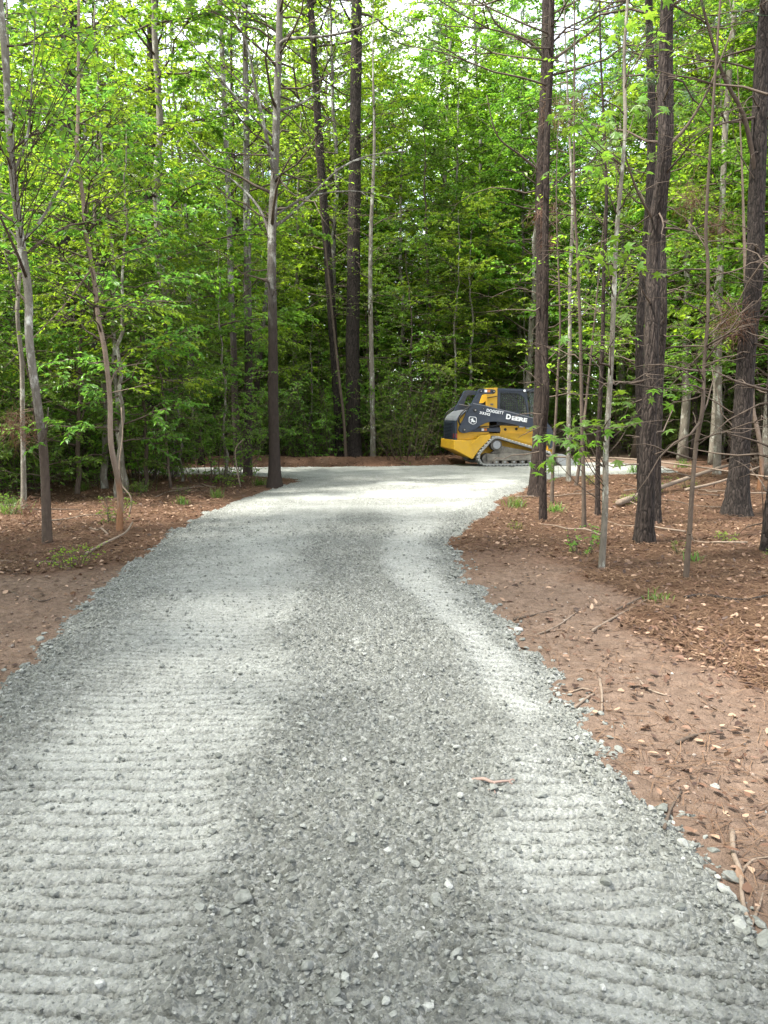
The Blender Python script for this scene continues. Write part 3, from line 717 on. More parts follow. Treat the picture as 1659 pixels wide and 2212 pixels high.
# --- right side
PINE = dict(kind='pine', t0=.62, n=26, len=2.6, tufts=4)
near_tree('pine_tree', 'reddish stringy-barked pine trunk in front of the loader bucket, thick one of the pair', 'tree', (1159, 1074),
          [(1162, 980), (1168, 860), (1172, 720), (1172, 580), (1170, 440), (1174, 300), (1180, 150), (1182, 0), (1184, -80)], 27, 22, BARK_PINE_RED, 17, 20, PINE,
          [([(1176, 130), (1140, 95), (1075, 70), (1040, 20), (1000, -10)], .03), ([(1172, 372), (1120, 338), (1070, 300), (1046, 220)], .025),
           ([(1176, 420), (1230, 370), (1290, 335), (1330, 240)], .025), ([(1180, 140), (1240, 100), (1290, 60), (1330, -20)], .03), ([(1171, 640), (1120, 620), (1060, 640)], .012)],
          dead=26, deadlen=1.6, deadt=(.15, .6), seg=32, disp=.012, flare=.8)
near_tree('pine_tree', 'thinner dark pine standing close in front of the stringy-barked pine by the loader', 'tree', (1173, 1126),
          [(1173, 1040), (1174, 950), (1177, 850), (1178, 740), (1178, 600), (1178, 460), (1181, 300), (1188, 120), (1193, -20)], 15, 11, BARK_PINE_RED, 13, 21, PINE, (), dead=14, deadlen=1.0, disp=.010, flare=.3, seg=24)
near_tree('pine_tree', 'thick plate-barked pine on pine straw, nearest big trunk on the right', 'tree', (1391, 1173),
          [(1392, 1080), (1396, 960), (1402, 820), (1408, 680), (1416, 520), (1428, 340), (1436, 170), (1442, 0), (1445, -90)], 35, 18, BARK_PINE, 17, 22, PINE,
          [([(1432, 330), (1480, 275), (1520, 200), (1560, 90)], .022), ([(1416, 480), (1370, 420), (1330, 330), (1300, 250)], .018)], dead=24, deadlen=1.5, deadt=(.12, .6), seg=40, disp=.011, flare=.6)
near_tree('pine_tree', 'narrow dark pine just right of and behind the thick plate-barked pine', 'tree', (1416, 1130),
          [(1418, 1040), (1420, 930), (1424, 800), (1426, 660), (1430, 480), (1440, 300), (1446, 100), (1450, -40)], 22, 15, BARK_PINE, 15, 23, PINE, (), dead=10, disp=.01, seg=24)
near_tree('pine_tree', 'dark pine partly hidden on the left behind the thick plate-barked pine', 'tree', (1388, 1066),
          [(1386, 960), (1383, 840), (1380, 720), (1392, 560), (1404, 400), (1407, 220), (1403, 40), (1402, -60)], 18, 14, BARK_PINE_FAR, 17, 24, PINE, (), dead=14, disp=.01, seg=24)
near_tree('pine_tree', 'broad blackish pine with flared foot near the right border, behind a pale hanging stick', 'tree', (1592, 1112),
          [(1598, 1010), (1605, 880), (1613, 740), (1624, 580), (1635, 430), (1643, 280), (1649, 130), (1655, 0), (1658, -80)], 42, 25, BARK_PINE_FAR, 19, 25, PINE,
          [([(1640, 400), (1600, 262), (1545, 175), (1490, 20), (1470, -60)], .04), ([(1612, 700), (1560, 640), (1520, 600)], .018)], dead=34, deadlen=1.9, deadt=(.08, .6), seg=40, disp=.014, flare=.8)
near_tree('pine_tree', 'dark leaning pine cut by the right border of the picture', 'tree', (1654, 1192),
          [(1656, 1100), (1662, 1000), (1672, 860), (1684, 700), (1700, 500), (1716, 300)], 22, 18, BARK_PINE_FAR, 13, 26, PINE, (), dead=18, deadlen=1.5, deadt=(.05, .5), disp=.01, seg=24)
near_tree('sapling', 'leaning reddish-brown sapling near the right border with a sawn pale stub', 'tree', (1640, 1060),
          [(1648, 1000), (1640, 940), (1628, 880), (1622, 800), (1618, 700), (1610, 600)], 10, 7, BARK_RUST, 7, 27, spec(n=10, t0=.4, len=1.2, leaf=7, sub=4), (), LEAF_MID, disp=.003, plates=False)
sg = near_tree('sweetgum_sapling', 'straight pale grey sapling with star-shaped leaves, between two pines on the right', 'tree', (1299, 1229),
          [(1304, 1100), (1309, 980), (1314, 880), (1320, 760), (1327, 640), (1333, 520), (1341, 400), (1347, 280), (1350, 150), (1352, 40)], 14, 6, BARK_GREY, 8.5, 28, spec(n=12, t0=.15, len=.9, leaf=0, sub=3), (), disp=.003, flare=.15, plates=False)
near_tree('sapling', 'thin dark sapling on pine straw, between the twin pine trunks and the pale grey sapling', 'tree', (1262, 1143),
          [(1260, 1040), (1257, 920), (1255, 800), (1252, 680), (1247, 540), (1240, 400)], 9, 5, BARK_TWIG, 7.5, 29, spec(n=12, t0=.35, len=1.1, leaf=6, sub=4), (), LEAF_SPRING, disp=.003, plates=False)
near_tree('sapling', 'brown sapling right behind the pale grey sapling', 'tree', (1291, 1112),
          [(1294, 1000), (1297, 880), (1300, 740), (1304, 600), (1309, 460), (1312, 340)], 11, 6, BARK_PINE_RED, 8.5, 30, spec(n=12, t0=.4, len=1.2, leaf=7, sub=4), (), LEAF_SPRING, disp=.003, plates=False)
near_tree('sapling', 'slim dark bent sapling standing alone in front of the broad blackish pine', 'tree', (1481, 1251),
          [(1488, 1150), (1496, 1060), (1506, 960), (1514, 880), (1524, 790), (1530, 680), (1532, 560), (1528, 440)], 11, 6, BARK_TWIG, 6.8, 31, spec(n=10, t0=.3, len=1.0, leaf=0, sub=4), (), disp=.003, plates=False, dead=14, deadlen=.9)
near_tree('sapling', 'pale thin tree behind the loader bucket, seen right of the twin pine trunks', 'tree', (1228, 1040),
          [(1229, 940), (1230, 840), (1231, 720), (1232, 600), (1236, 440)], 10, 6, BARK_GREY, 11, 32, spec(n=16, t0=.4, len=1.6, leaf=9, sub=6), (), LEAF_SPRING, disp=.003, plates=False)
near_tree('sapling', 'spindly dark stem right beside the twin pine trunks', 'tree', (1192, 1085),
          [(1195, 1000), (1200, 900), (1206, 800), (1210, 690)], 7, 4, BARK_TWIG, 5.5, 33, spec(n=8, t0=.4, len=.8, leaf=6, sub=3), (), LEAF_SPRING, disp=.002, plates=False)
near_tree('sapling', 'dark slanting stem in front of the gravel right of the bucket', 'tree', (1243, 1050),
          [(1252, 1000), (1258, 930), (1272, 840), (1280, 740)], 7, 4, BARK_TWIG, 6, 34, spec(n=8, t0=.4, len=.8, leaf=6, sub=3), (), LEAF_SPRING, disp=.002, plates=False)
near_tree('slender_tree', 'tall thin grey tree left of the broad blackish pine, far back on the right', 'tree', (1548, 1024),
          [(1551, 900), (1553, 760), (1556, 620), (1562, 430), (1570, 260), (1582, 80), (1590, -30)], 15, 10, BARK_GREY, 15, 35, spec(n=22, t0=.35, len=2.0, leaf=9), (), LEAF_SPRING, disp=.004, plates=False)
# --- background trunks one can tell apart
near_tree('pine_tree', 'massive dark pine trunk at the back of the road, behind the middle of the bend', 'tree', (764, 992),
          [(763, 880), (762, 740), (764, 560), (766, 400), (768, 250), (770, 100), (772, -40)], 32, 20, BARK_PINE_FAR, 24, 40, dict(kind='pine', t0=.5, n=34, len=3.4, tufts=5, w=.011), (), depth=25.5, seg=32, disp=.025, flare=.5, dead=16, deadlen=2)
near_tree('pine_tree', 'dark leaning pine left of the massive dark pine', 'tree', (736, 990),
          [(730, 880), (722, 760), (712, 620), (703, 480), (692, 330), (680, 150), (670, 0)], 20, 13, BARK_PINE_FAR, 22, 41, dict(kind='pine', t0=.5, n=30, len=3, tufts=5, w=.011), (), depth=26, seg=24, disp=.02, dead=12, deadlen=2)
near_tree('slender_tree', 'thin pale curved tree crossing in front of the dark leaning pine', 'tree', (748, 988),
          [(742, 900), (734, 830), (724, 740), (716, 660), (706, 560)], 7, 4, BARK_TWIG, 12, 42, spec(n=14, t0=.45, len=1.6, leaf=8), (), LEAF_MID, depth=24.6, plates=False, disp=.003)
near_tree('slender_tree', 'thin pale straight tree right of the massive dark pine', 'tree', (806, 992),
          [(805, 900), (803, 800), (801, 700), (800, 600), (802, 480)], 12, 8, BARK_GREY, 13, 43, spec(n=18, t0=.4, len=1.8, leaf=9), (), LEAF_MID, depth=25, plates=False, disp=.003)
near_tree('pine_tree', 'dark pine trunk rising out of the left thicket, right of the rusty sapling', 'tree', (320, 1000),
          [(320, 860), (320, 700), (321, 560), (322, 420), (325, 280), (328, 120), (330, -30)], 25, 20, BARK_PINE_FAR, 22, 44, dict(kind='pine', t0=.5, n=30, len=3, tufts=5, w=.011), (), depth=24, seg=24, disp=.02, dead=12, deadlen=2)
near_tree('pine_tree', 'dark pine trunk rising out of the left thicket, behind the pale young oak', 'tree', (142, 1010),
          [(142, 860), (142, 720), (143, 560), (145, 420), (147, 250), (150, 60)], 32, 26, BARK_PINE_FAR, 22, 45, dict(kind='pine', t0=.5, n=30, len=3, tufts=5, w=.011), (), depth=21, seg=24, disp=.02, dead=12, deadlen=2)

# large star-shaped sweetgum leaves, each one an object
def star_leaf(name, mt):
    V = [(0, 0, 0)]; 
    for k in range(11):
        a = -2.35 + 4.7 * k / 10; r = (1.0 if k % 2 == 1 else .42) * (1 - .12 * abs(k - 5) / 5) if 0 < k < 10 else .5
        V.append((r * math.sin(a) * .62, .45 + r * math.cos(a) * .55, -.16 * r * r * (1 if k % 2 else .2)))
    V[0] = (0, .38, .05)
    V.append((0, .1, 0))
    Fq = [[0, k, k + 1] for k in range(1, 11)] + [[0, 11, 12], [0, 12, 1]]
    return new_mesh(name, np.array(V), [np.array(Fq)], [mt], False)
STAR = [star_leaf('leaf', LEAF_COOL), star_leaf('leaf', LEAF_COOL), star_leaf('leaf', LEAF_MID)]
SHOOT = {}
def big_leaves(root, seed, centres, n_each, size, meshes, spread=.16):
    g = np.random.default_rng(seed); base = Vector(root.location)
    for (u, v, dz) in centres:
        c = at_y(u, v, base.y + dz) - base
        tr = [ch for ch in root.children if ch.name.startswith('trunk')][0].data
        if root.name not in SHOOT:
            co = np.zeros(len(tr.vertices) * 3, np.float32); tr.vertices.foreach_get('co', co); SHOOT[root.name] = (co.reshape(-1, 3), MB())
        co, M = SHOOT[root.name]; ca = np.array(c); tgt = ca - np.array([0, 0, .35 + .3 * abs(dz)])
        q0 = co[np.argmin(((co - tgt) ** 2).sum(1))]; M.tube(spline(np.array([q0, q0 * .5 + ca * .5 + np.array([0, 0, -.04]), ca]), 8), np.linspace(.007, .003, 8), 5)
        for _ in range(n_each):
            q = c + Vector(g.normal(0, spread, 3) * np.array([1.5, 1, .7]))
            M.tube(np.array([ca, np.array(q)]), [.0022, .0012], 3)
            o = obj('leaf', meshes[int(g.integers(len(meshes)))], root, q, (g.normal(-.45, .5), g.normal(0, .45), g.uniform(0, 6.28)), scale=(size * g.uniform(.7, 1.2),) * 3)
big_leaves(sg[0], 5, [(1240, 245, -.2), (1262, 262, .1), (1225, 262, -.1), (1330, 350, .1), (1300, 355, -.2), (1372, 68, -.2), (1400, 50, 0), (1385, 110, .1), (1350, 230, .1), (1320, 300, 0), (1375, 225, .2),
                      (1270, 560, .1), (1310, 540, -.2), (1350, 570, 0), (1370, 520, 0), (1320, 715, -.2), (1245, 950, -.3), (1262, 930, .1), (1225, 975, -.2), (1280, 920, -.2), (1205, 1000, -.1), (1265, 965, 0), (1215, 930, 0), (1400, 860, .2), (1365, 905, 0)], 8, .135, STAR, .13)
# big near oak leaves, top left
def oval_leaf(name, mt):
    V = [(0, 0, 0), (.17, .3, .05), (.24, .62, .03), (.12, .9, -.04), (0, 1.05, -.1), (-.12, .9, -.04), (-.24, .62, .03), (-.17, .3, .05), (0, .55, -.02)]
    return new_mesh(name, np.array(V), [np.array([[8, i, (i + 1) % 8] for i in range(8)])], [mt], False)
OVAL = [oval_leaf('leaf', LEAF_MID), oval_leaf('leaf', LEAF_COOL), oval_leaf('leaf', LEAF_SPRING)]
oak = bpy.data.objects['oak_tree']; rust = bpy.data.objects['sapling.001']
big_leaves(oak, 6, [(60, 215, -1), (90, 225, -1.2), (130, 240, -1), (30, 250, -1), (170, 90, -1.5), (200, 105, -1.4), (150, 150, -1.2), (235, 60, -1.3), (60, 300, -1), (105, 320, -1.2), (140, 300, -1), (185, 300, -1),
                    (20, 330, -1), (60, 345, -.9), (215, 330, -1), (90, 130, -1), (130, 60, -1.2), (60, 60, -1), (110, 20, -1.2)], 9, .10, OVAL, .12)
big_leaves(rust, 7, [(180, 500, -.5), (250, 520, -.4), (195, 345, -.6), (230, 375, -.6), (270, 390, -.5), (150, 360, -.6), (320, 350, -.5), (350, 375, -.5), (280, 345, -.4), (240, 560, -.3), (300, 560, -.4), (370, 610, -.5)], 8, .085, OVAL[2:], .13)

for k_, (co_, M_) in SHOOT.items(): obj('shoots', M_.mesh('shoots', BARK_TWIG), bpy.data.objects[k_], kind='stuff')

# ------------------------------------------------------------------ the wood behind: prototypes, then individual copies
def proto_tree(name, hgt, r0, barkm, seed, crown, leafm, leafw=.5, lean=.03, dead=0):
    g = np.random.default_rng(seed); n = 26
    z = np.linspace(0, hgt, n); P = np.stack([np.cumsum(g.normal(0, .032, n)) + lean * z, np.cumsum(g.normal(0, .032, n)), z - .1], -1)
    R = r0 * (1 - .85 * (z / hgt) ** 1.1); T = MB(); T.tube(P, R, 9, bark_disp(seed, .004, .4, False))
    root = obj(name, None, None, (0, 0, 0), None, None, 'tree', None, 'thing'); obj('trunk', T.mesh('trunk', barkm), root)
    if crown['kind'] == 'pine':
        B, tri = pine_crown(g, P, R, crown['t0'], crown['n'], crown['len'], crown['tufts'], .28, .014, crown.get('blades', 22))
        C = MB(); C.tris(tri)
    else:
        B, L = broadleaf_crown(g, P, R, crown); C = MB(); C.quads(L.quads(leafw))
    if dead: dead_limbs(g, B, P, R, .1, .55, dead, 1.6)
    obj('branches', B.mesh('branches', BARK_TWIG), root, kind='stuff'); obj('crown', C.mesh('crown', leafm, False), root)
    return root
PROF = lambda q: .5 + 1.3 * q - 1.35 * q * q
BL = dict(kind='leaf', n=44, t0=.16, len=3.9, el=.22, sub=12, tw=.95, leaf=26, size=.145, curve=-.1, tilt=.6, prof=PROF)
def bl(**k): d = dict(BL); d.update(k); return d
mid_ = lambda q: (.55 + 1.2 * q - 1.5 * q * q)
TREES = [proto_tree('leafy_tree', 16, .13, BARK_GREY, 201, bl(), LEAF_SPRING),
         proto_tree('leafy_tree', 14, .11, BARK_GREY, 202, bl(n=38, len=3.0, t0=.15), LEAF_MID),
         proto_tree('leafy_tree', 18, .11, BARK_PALE_HI, 203, bl(n=44, len=3.8, t0=.28), LEAF_SPRING),
         proto_tree('leafy_tree', 13, .10, BARK_TWIG, 204, bl(n=36, len=2.8, t0=.16, size=.11), LEAF_COOL),
         proto_tree('leafy_tree', 15, .12, BARK_GREY, 205, bl(n=40, len=3.3, t0=.22, el=.15), LEAF_MID)]
UNDER = [proto_tree('understory_tree', 7.5, .055, BARK_TWIG, 211, bl(n=30, len=2.3, t0=.18, el=.1, sub=10, tw=.7, leaf=22, size=.105, droop=.3), LEAF_MID, .42),
         proto_tree('understory_tree', 6.0, .045, BARK_GREY, 212, bl(n=26, len=2.0, t0=.15, el=.15, sub=10, tw=.6, leaf=22, size=.10, droop=.3), LEAF_COOL, .42),
         proto_tree('understory_tree', 8.5, .06, BARK_GREY, 213, bl(n=30, len=2.4, t0=.25, el=.05, sub=10, tw=.7, leaf=20, size=.11, droop=.25), LEAF_SPRING, .42),
         proto_tree('understory_tree', 5.0, .04, BARK_TWIG, 214, bl(n=26, len=1.9, t0=.1, el=.2, sub=9, tw=.6, leaf=22, size=.09), LEAF_DARK, .45)]
PINES = [proto_tree('tall_pine', 25, .22, BARK_PINE_FAR, 221, dict(kind='pine', t0=.42, n=36, len=3.4, tufts=6), NEEDLE, dead=18),
         proto_tree('tall_pine', 22, .18, BARK_PINE_FAR, 222, dict(kind='pine', t0=.36, n=34, len=3.0, tufts=6), NEEDLE, dead=22),
         proto_tree('tall_pine', 20, .15, BARK_PINE_RED, 223, dict(kind='pine', t0=.34, n=32, len=2.7, tufts=6), NEEDLE, dead=24)]
def proto_shrub(name, seed, hgt, rad, stems, leaf, size, leafm, catn='shrub', tw=.5):
    g = np.random.default_rng(seed); B = MB(); L = Leaves()
    for i in range(stems):
        a = g.uniform(0, 6.28); q = rad * .5 * math.sqrt(g.random()); h = hgt * g.uniform(.5, 1.1)
        P = branch_path(g, np.array([q * math.cos(a), q * math.sin(a), -.05]), a, g.uniform(.95, 1.45), h, 8, g.normal(-.1, .12), .2)
        B.tube(P, np.linspace(.011, .003, 8), 4)
        for j in range(int(4 + h * 3.5)):
            k = g.integers(1, 8); Q = branch_path(g, P[k], g.uniform(0, 6.28), g.normal(.2, .4), tw * g.uniform(.4, 1.4), 4, -.15, .25); B.tube(Q, np.linspace(.005, .002, 4), 3)
            if leaf: twig_leaves(g, L, Q, int(leaf * g.uniform(.3, 1.6)), size, 1, .15, .6)
    root = obj(name, None, None, (0, 0, 0), None, None, catn, None, 'thing')
    obj('stems', B.mesh('stems', BARK_TWIG), root, kind='stuff')
    if L.p: C = MB(); C.quads(L.quads(.5)); obj('foliage', C.mesh('foliage', leafm, False), root)
    return root
SHRUBS = [proto_shrub('shrub', 301, 3.2, 1.6, 26, 15, .08, LEAF_MID), proto_shrub('shrub', 302, 2.4, 1.4, 24, 13, .065, LEAF_DARK),
          proto_shrub('shrub', 303, 4.0, 1.8, 28, 12, .08, LEAF_MID), proto_shrub('shrub', 304, 2.8, 1.5, 26, 8, .07, LEAF_COOL)]
BRUSH = [proto_shrub('brush', 311, 3.4, 1.6, 34, 0, .1, LEAF_DARK, 'brush', .7), proto_shrub('brush', 312, 2.4, 1.2, 26, 0, .1, LEAF_DARK, 'brush', .6)]
LOWS = [proto_shrub('low_plant', 321, .55, .5, 12, 6, .055, LEAF_SPRING, 'plant', .2), proto_shrub('low_plant', 322, .8, .5, 10, 6, .06, LEAF_MID, 'plant', .25)]

used_first = {}
LOOK = {'leafy_tree': 'yellow-green', 'leafy_tree.001': 'mid-green', 'leafy_tree.002': 'pale-trunked', 'leafy_tree.003': 'cool-green', 'leafy_tree.004': 'spreading',
        'understory_tree': 'layered', 'understory_tree.001': 'cool-green', 'understory_tree.002': 'yellow-green', 'understory_tree.003': 'dark'}
taken = [(o.location.x, o.location.y) for o in COL.objects if o.parent is None and o.get('category') == 'tree' and o.location.y > 1]
rnd = random.Random(21)
def place(protos, n, ymin, ymax, clear, words, group, sc=(.85, 1.15), cond=None, gap=1.2, bias=1.0, xmarg=5, low=False):
    k = tries = 0
    while k < n and tries < 6000:
        tries += 1
        y = ymin + (ymax - ymin) * rnd.random() ** bias; x = rnd.uniform(-1, 1) * (y * .58 + xmarg)
        if cond and not cond(x, y): continue
        if float(road_sdf(np.array([x]), np.array([y]))[0]) > -clear: continue
        if y > 21 and abs(x - (6.0 + (y - 24) * .24)) < 1.7 and y < 47: continue
        if any((x - a) ** 2 + (y - b) ** 2 < gap * gap for a, b in taken): continue
        if y < 26.5 and 1.2 < x < 7.5 and y > 19: continue                    # the loader stands here
        pr = protos[rnd.randrange(len(protos))]; s = rnd.uniform(*sc)
        zone = 0 if x < -2.5 - .05 * y else (1 if x < 3 + .1 * y else 2)
        look = LOOK.get(pr.name, ''); band = 0 if y < 20 else (1 if y < 27 else 2)
        lab = (look + ' ' + words[zone] + ((', front row', ', second row', ', far back')[band] if not low else '')).strip(); grp = lab
        loc = (x, y, gz(x, y)); rot = rnd.uniform(0, 6.28); scl = (s, s, s * rnd.uniform(.9, 1.12))
        if pr.name not in used_first:
            used_first[pr.name] = 1; pr.location = loc; pr.rotation_euler = (0, 0, rot); pr.scale = scl; pr['label'] = lab; pr['group'] = grp
        else: dup_tree(pr, loc, rot, scl, lab, grp)
        if not low: taken.append((x, y))
        k += 1
    return k
leftz = lambda x, y: x < 0 or y > 24.6 or x > 4
not_open_right = lambda x, y: not (x > .8 and y < 17.5) and not (x < 0 and y < 13.2 and x > -9)
place(TREES, 110, 17, 46, .9, ('tall leafy tree in the wood on the left', 'tall leafy tree in the wood behind the bend', 'tall leafy tree in the wood on the right beyond the pines'),
      'tall leafy trees', (.8, 1.2), not_open_right, 1.5)
W_TREES = ('tall leafy tree in the wood on the left', 'tall leafy tree in the wood behind the bend', 'tall leafy tree in the wood on the right beyond the pines')
place(TREES, 36, 23, 46, .9, W_TREES, 'tall leafy trees', (.85, 1.25), lambda x, y: .05 * y < x < .62 * y, 1.2)
place(TREES, 30, 36, 52, .9, W_TREES, 'tall leafy trees', (1.1, 1.4), None, 1.3)
place(PINES, 44, 20, 58, 1.2, ('tall dark pine deep in the wood on the left', 'tall dark pine deep in the wood behind the bend', 'tall dark pine deep in the wood on the right'), 'tall pines', (.85, 1.15), not_open_right, 1.8)
place(UNDER, 105, 14, 38, .8, ('small understory tree in the left thicket', 'small understory tree in the dark thicket behind the bend', 'small understory tree in the wood on the right'), 'understory trees', (.75, 1.2),
      lambda x, y: not_open_right(x, y) and (x < 5 or y > 24), .95)
place(SHRUBS, 120, 14.8, 36, .6, ('dense dark green shrub in the left thicket', 'dense dark green shrub in the thicket behind the bend', 'dense green shrub far back among the pines on the right'), 'thicket shrubs', (.7, 1.3),
      lambda x, y: not_open_right(x, y) and (x < 4 or y > 27) and (y > 15.5 or x < -7), .6)
place(SHRUBS, 40, 40, 54, .6, ('dense green shrub far back in the left wood', 'dense green shrub far back behind the bend', 'dense green shrub closing the far end of the dirt clearing'), 'far shrubs', (1.0, 1.6), lambda x, y: x > .1 * y, .8)
place(UNDER, 16, 13.6, 19, .8, ('small understory tree in the left thicket',) * 3, 'u', (.7, 1.0), lambda x, y: x < -4.2, .9)
place(BRUSH, 18, 15, 36, .6, ('leafless grey brush in the left thicket', 'leafless grey brush in the thicket behind the bend', 'leafless grey brush among the pines on the right'), 'bare brush', (.7, 1.3), lambda x, y: not_open_right(x, y), .6)
place(LOWS, 40, 7.0, 18, .5, ('low green seedling in the litter under the left trees', 'low green seedling near the bend', 'low green seedling in the pine straw under the right pines'), 'seedlings', (.22, .62), None, .4, low=True)

# leafy trees added beside and behind the camera to shade the near drive
for i, (x, y, k) in enumerate(((-6.4, -2.5, 0), (-6.8, 4.2, 2), (-7.6, 7.2, 0), (-9.4, -.5, 2), (-9.8, 6.0, 4), (-5.6, -6, 1), (-10.5, 1.5, 4))):
    dup_tree(TREES[k], (x, y, gz(x, y)), i * 1.3, (.95, .95, 1.0), 'leafy tree added beside the camera to shade the near drive', 'added shade trees by the near drive')

# far-off wood, read as one mass
g = np.random.default_rng(77); C = MB(); B = MB(); L = Leaves()
for i in range(300):
    a = g.uniform(-.85, .85); d = g.uniform(56, 92); x, y = d * math.sin(a), d * math.cos(a); h = g.uniform(10, 25)
    z0 = gz(x, y); P = np.array([[x, y, z0], [x + g.normal(0, .3), y, z0 + h * .5], [x + g.normal(0, .5), y, z0 + h]]); B.tube(P, [.18, .12, .03], 5)
    m = 330; q = g.normal(0, 1, (m, 3)) * np.array([1.5, 1.5, h * .24]) + np.array([x, y, z0 + h * .52]); q = q[q[:, 2] > z0 + .2]; m = len(q)
    L.add(q, g.normal(0, 1, (m, 3)), np.array([0, 0, 1.]) + g.normal(0, .7, (m, 3)), g.uniform(.28, .6, m))
for i in range(420):
    a = g.uniform(-.85, .85); d = g.uniform(53, 80); x, y = d * math.sin(a), d * math.cos(a); z0 = gz(x, y); m = 130; hh = g.uniform(2, 6)
    q = g.normal(0, 1, (m, 3)) * np.array([1.5, 1.2, hh * .3]) + np.array([x, y, z0 + hh * .42]); q[:, 2] = np.maximum(q[:, 2], z0 + .1)
    L.add(q, g.normal(0, 1, (m, 3)), np.array([0, 0, 1.]) + g.normal(0, .7, (m, 3)), g.uniform(.25, .5, m))
C.quads(L.quads(.7)); root = obj('distant_wood', C.mesh('distant_wood', LEAF_MID, False), label='far mass of green woodland closing the view behind the trees', cat='wood', kind='stuff')
obj('trunks', B.mesh('trunks', BARK_PINE_FAR), root, kind='stuff')

# ------------------------------------------------------------------ compact track loader
K = .00213
LD = obj('track_loader', None, None, (2.61, 21.75, rz(3.2, 21.9) + .005), (0, 0, RAD(8)), 'yellow and charcoal compact track loader parked at the far side of the gravel bend', 'loader', None, 'thing')
def LX(cx, y=0): return (cx + 100 * y - 600) * K
def LZ(cy_): return (1175 - cy_) * K
def poly(pts, y=0): return [(LX(a, y), LZ(b)) for a, b in pts]
def prism(pts, y0, y1, name, mt, parent=None, bev=.006, smooth=False):
    """side outline (x, z) carried from y0 to y1"""
    bm = bmesh.new()
    va = [bm.verts.new((x, y0, z)) for x, z in pts]; vb = [bm.verts.new((x, y1, z)) for x, z in pts]; n = len(pts)
    bm.faces.new(va); bm.faces.new(vb[::-1])
    for i in range(n): bm.faces.new((va[i], vb[i], vb[(i + 1) % n], va[(i + 1) % n])[::-1])
    bmesh.ops.recalc_face_normals(bm, faces=bm.faces)
    if bev: bmesh.ops.bevel(bm, geom=[e for e in bm.edges if e.calc_face_angle(0) > .5], offset=bev, segments=2, affect='EDGES', profile=.6)
    me = bpy.data.meshes.new(name); bm.to_mesh(me); bm.free(); me.materials.append(mt)
    return obj(name, me, parent or LD)
def rect(x0, z0, x1, z1): return [(x0, z0), (x1, z0), (x1, z1), (x0, z1)]
def disc(cx, cz, r, y0, y1, name, mt, parent=None, n=20, inner=None):
    return prism([(cx + r * math.cos(2 * math.pi * k / n), cz + r * math.sin(2 * math.pi * k / n)) for k in range(n)], y0, y1, name, mt, parent, min(.01, r * .15))
def hose(pts, r, name='hose', mt=None, n=18, parent=None):
    M = MB(); M.tube(spline(np.array(pts), n), np.full(n, r), 7); return obj(name, M.mesh(name, mt or M_BLACK), parent or LD)
# tracks: belt round three wheels
def hull(circs):
    pts = [(cx + r * math.cos(a), cz + r * math.sin(a)) for cx, cz, r in circs for a in np.linspace(0, 2 * math.pi, 48, endpoint=False)]
    pts = sorted(set(pts))
    def half(ps):
        h = []
        for p in ps:
            while len(h) > 1 and (h[-1][0] - h[-2][0]) * (p[1] - h[-2][1]) - (h[-1][1] - h[-2][1]) * (p[0] - h[-2][0]) <= 0: h.pop()
            h.append(p)
        return h
    a, b = half(pts), half(pts[::-1]); return np.array(a[:-1] + b[:-1])
def resample(P, n):
    Q = np.vstack([P, P[:1]]); s = np.concatenate([[0], np.cumsum(np.linalg.norm(np.diff(Q, axis=0), axis=1))]); u = np.linspace(0, s[-1], n, endpoint=False)
    return np.stack([np.interp(u, s, Q[:, 0]), np.interp(u, s, Q[:, 1])], -1)
OUT = resample(hull([(LX(745), LZ(1045), .262), (LX(885), LZ(895), .262), (LX(1570), LZ(1070), .215)]), 150)
OUT[:, 1] -= OUT[:, 1].min()
def track(y0, y1):
    n = len(OUT); T = np.roll(OUT, -1, 0) - np.roll(OUT, 1, 0); T /= np.linalg.norm(T, axis=1)[:, None]; Nn = np.stack([T[:, 1], -T[:, 0]], -1)   # outward
    ctr = OUT.mean(0); sg_ = np.sign(((OUT - ctr) * Nn).sum(1)).mean(); Nn *= np.sign(sg_)
    prof = [(-.026, y0), (-.026, y1), (-.062, y1), (-.062, y0)]
    V = np.concatenate([np.stack([OUT[:, 0] + Nn[:, 0] * d, np.full(n, yy), OUT[:, 1] + Nn[:, 1] * d], -1) for d, yy in prof])
    Fq = []
    for a in range(4):
        b = (a + 1) % 4
        for i in range(n): j = (i + 1) % n; Fq.append([a * n + i, a * n + j, b * n + j, b * n + i])
    bl_ = new_mesh('track', V, [np.array(Fq)], [M_RUB], False); tr = obj('track', bl_, LD)
    w_ = y1 - y0; lug = None
    for i in range(0, n, 3):
        ang = math.atan2(-T[i, 1], T[i, 0])
        if lug is None:
            bm = bmesh.new(); bmesh.ops.create_cube(bm, size=1)
            for v in bm.verts:
                s = .75 if v.co.z > 0 else 1; v.co = Vector((v.co.x * .062 * s, v.co.y * w_ * .47, v.co.z * .03))
            lug = bpy.data.meshes.new('lug'); bm.to_mesh(lug); bm.free(); lug.materials.append(M_RUBD)
        for hh in (0, 1):
            k = (i + (1 if hh else 0)) % n; a2 = math.atan2(-Nn[k, 0], Nn[k, 1]) 
            o = obj('lug', lug, tr, (OUT[k, 0] - Nn[k, 0] * .012, y0 + w_ * (.25 + .5 * hh), OUT[k, 1] - Nn[k, 1] * .012))
            o.rotation_euler = Matrix(((Nn[k, 1], 0, Nn[k, 0]), (0, 1, 0), (-Nn[k, 0], 0, Nn[k, 1]))).to_euler()
    return tr
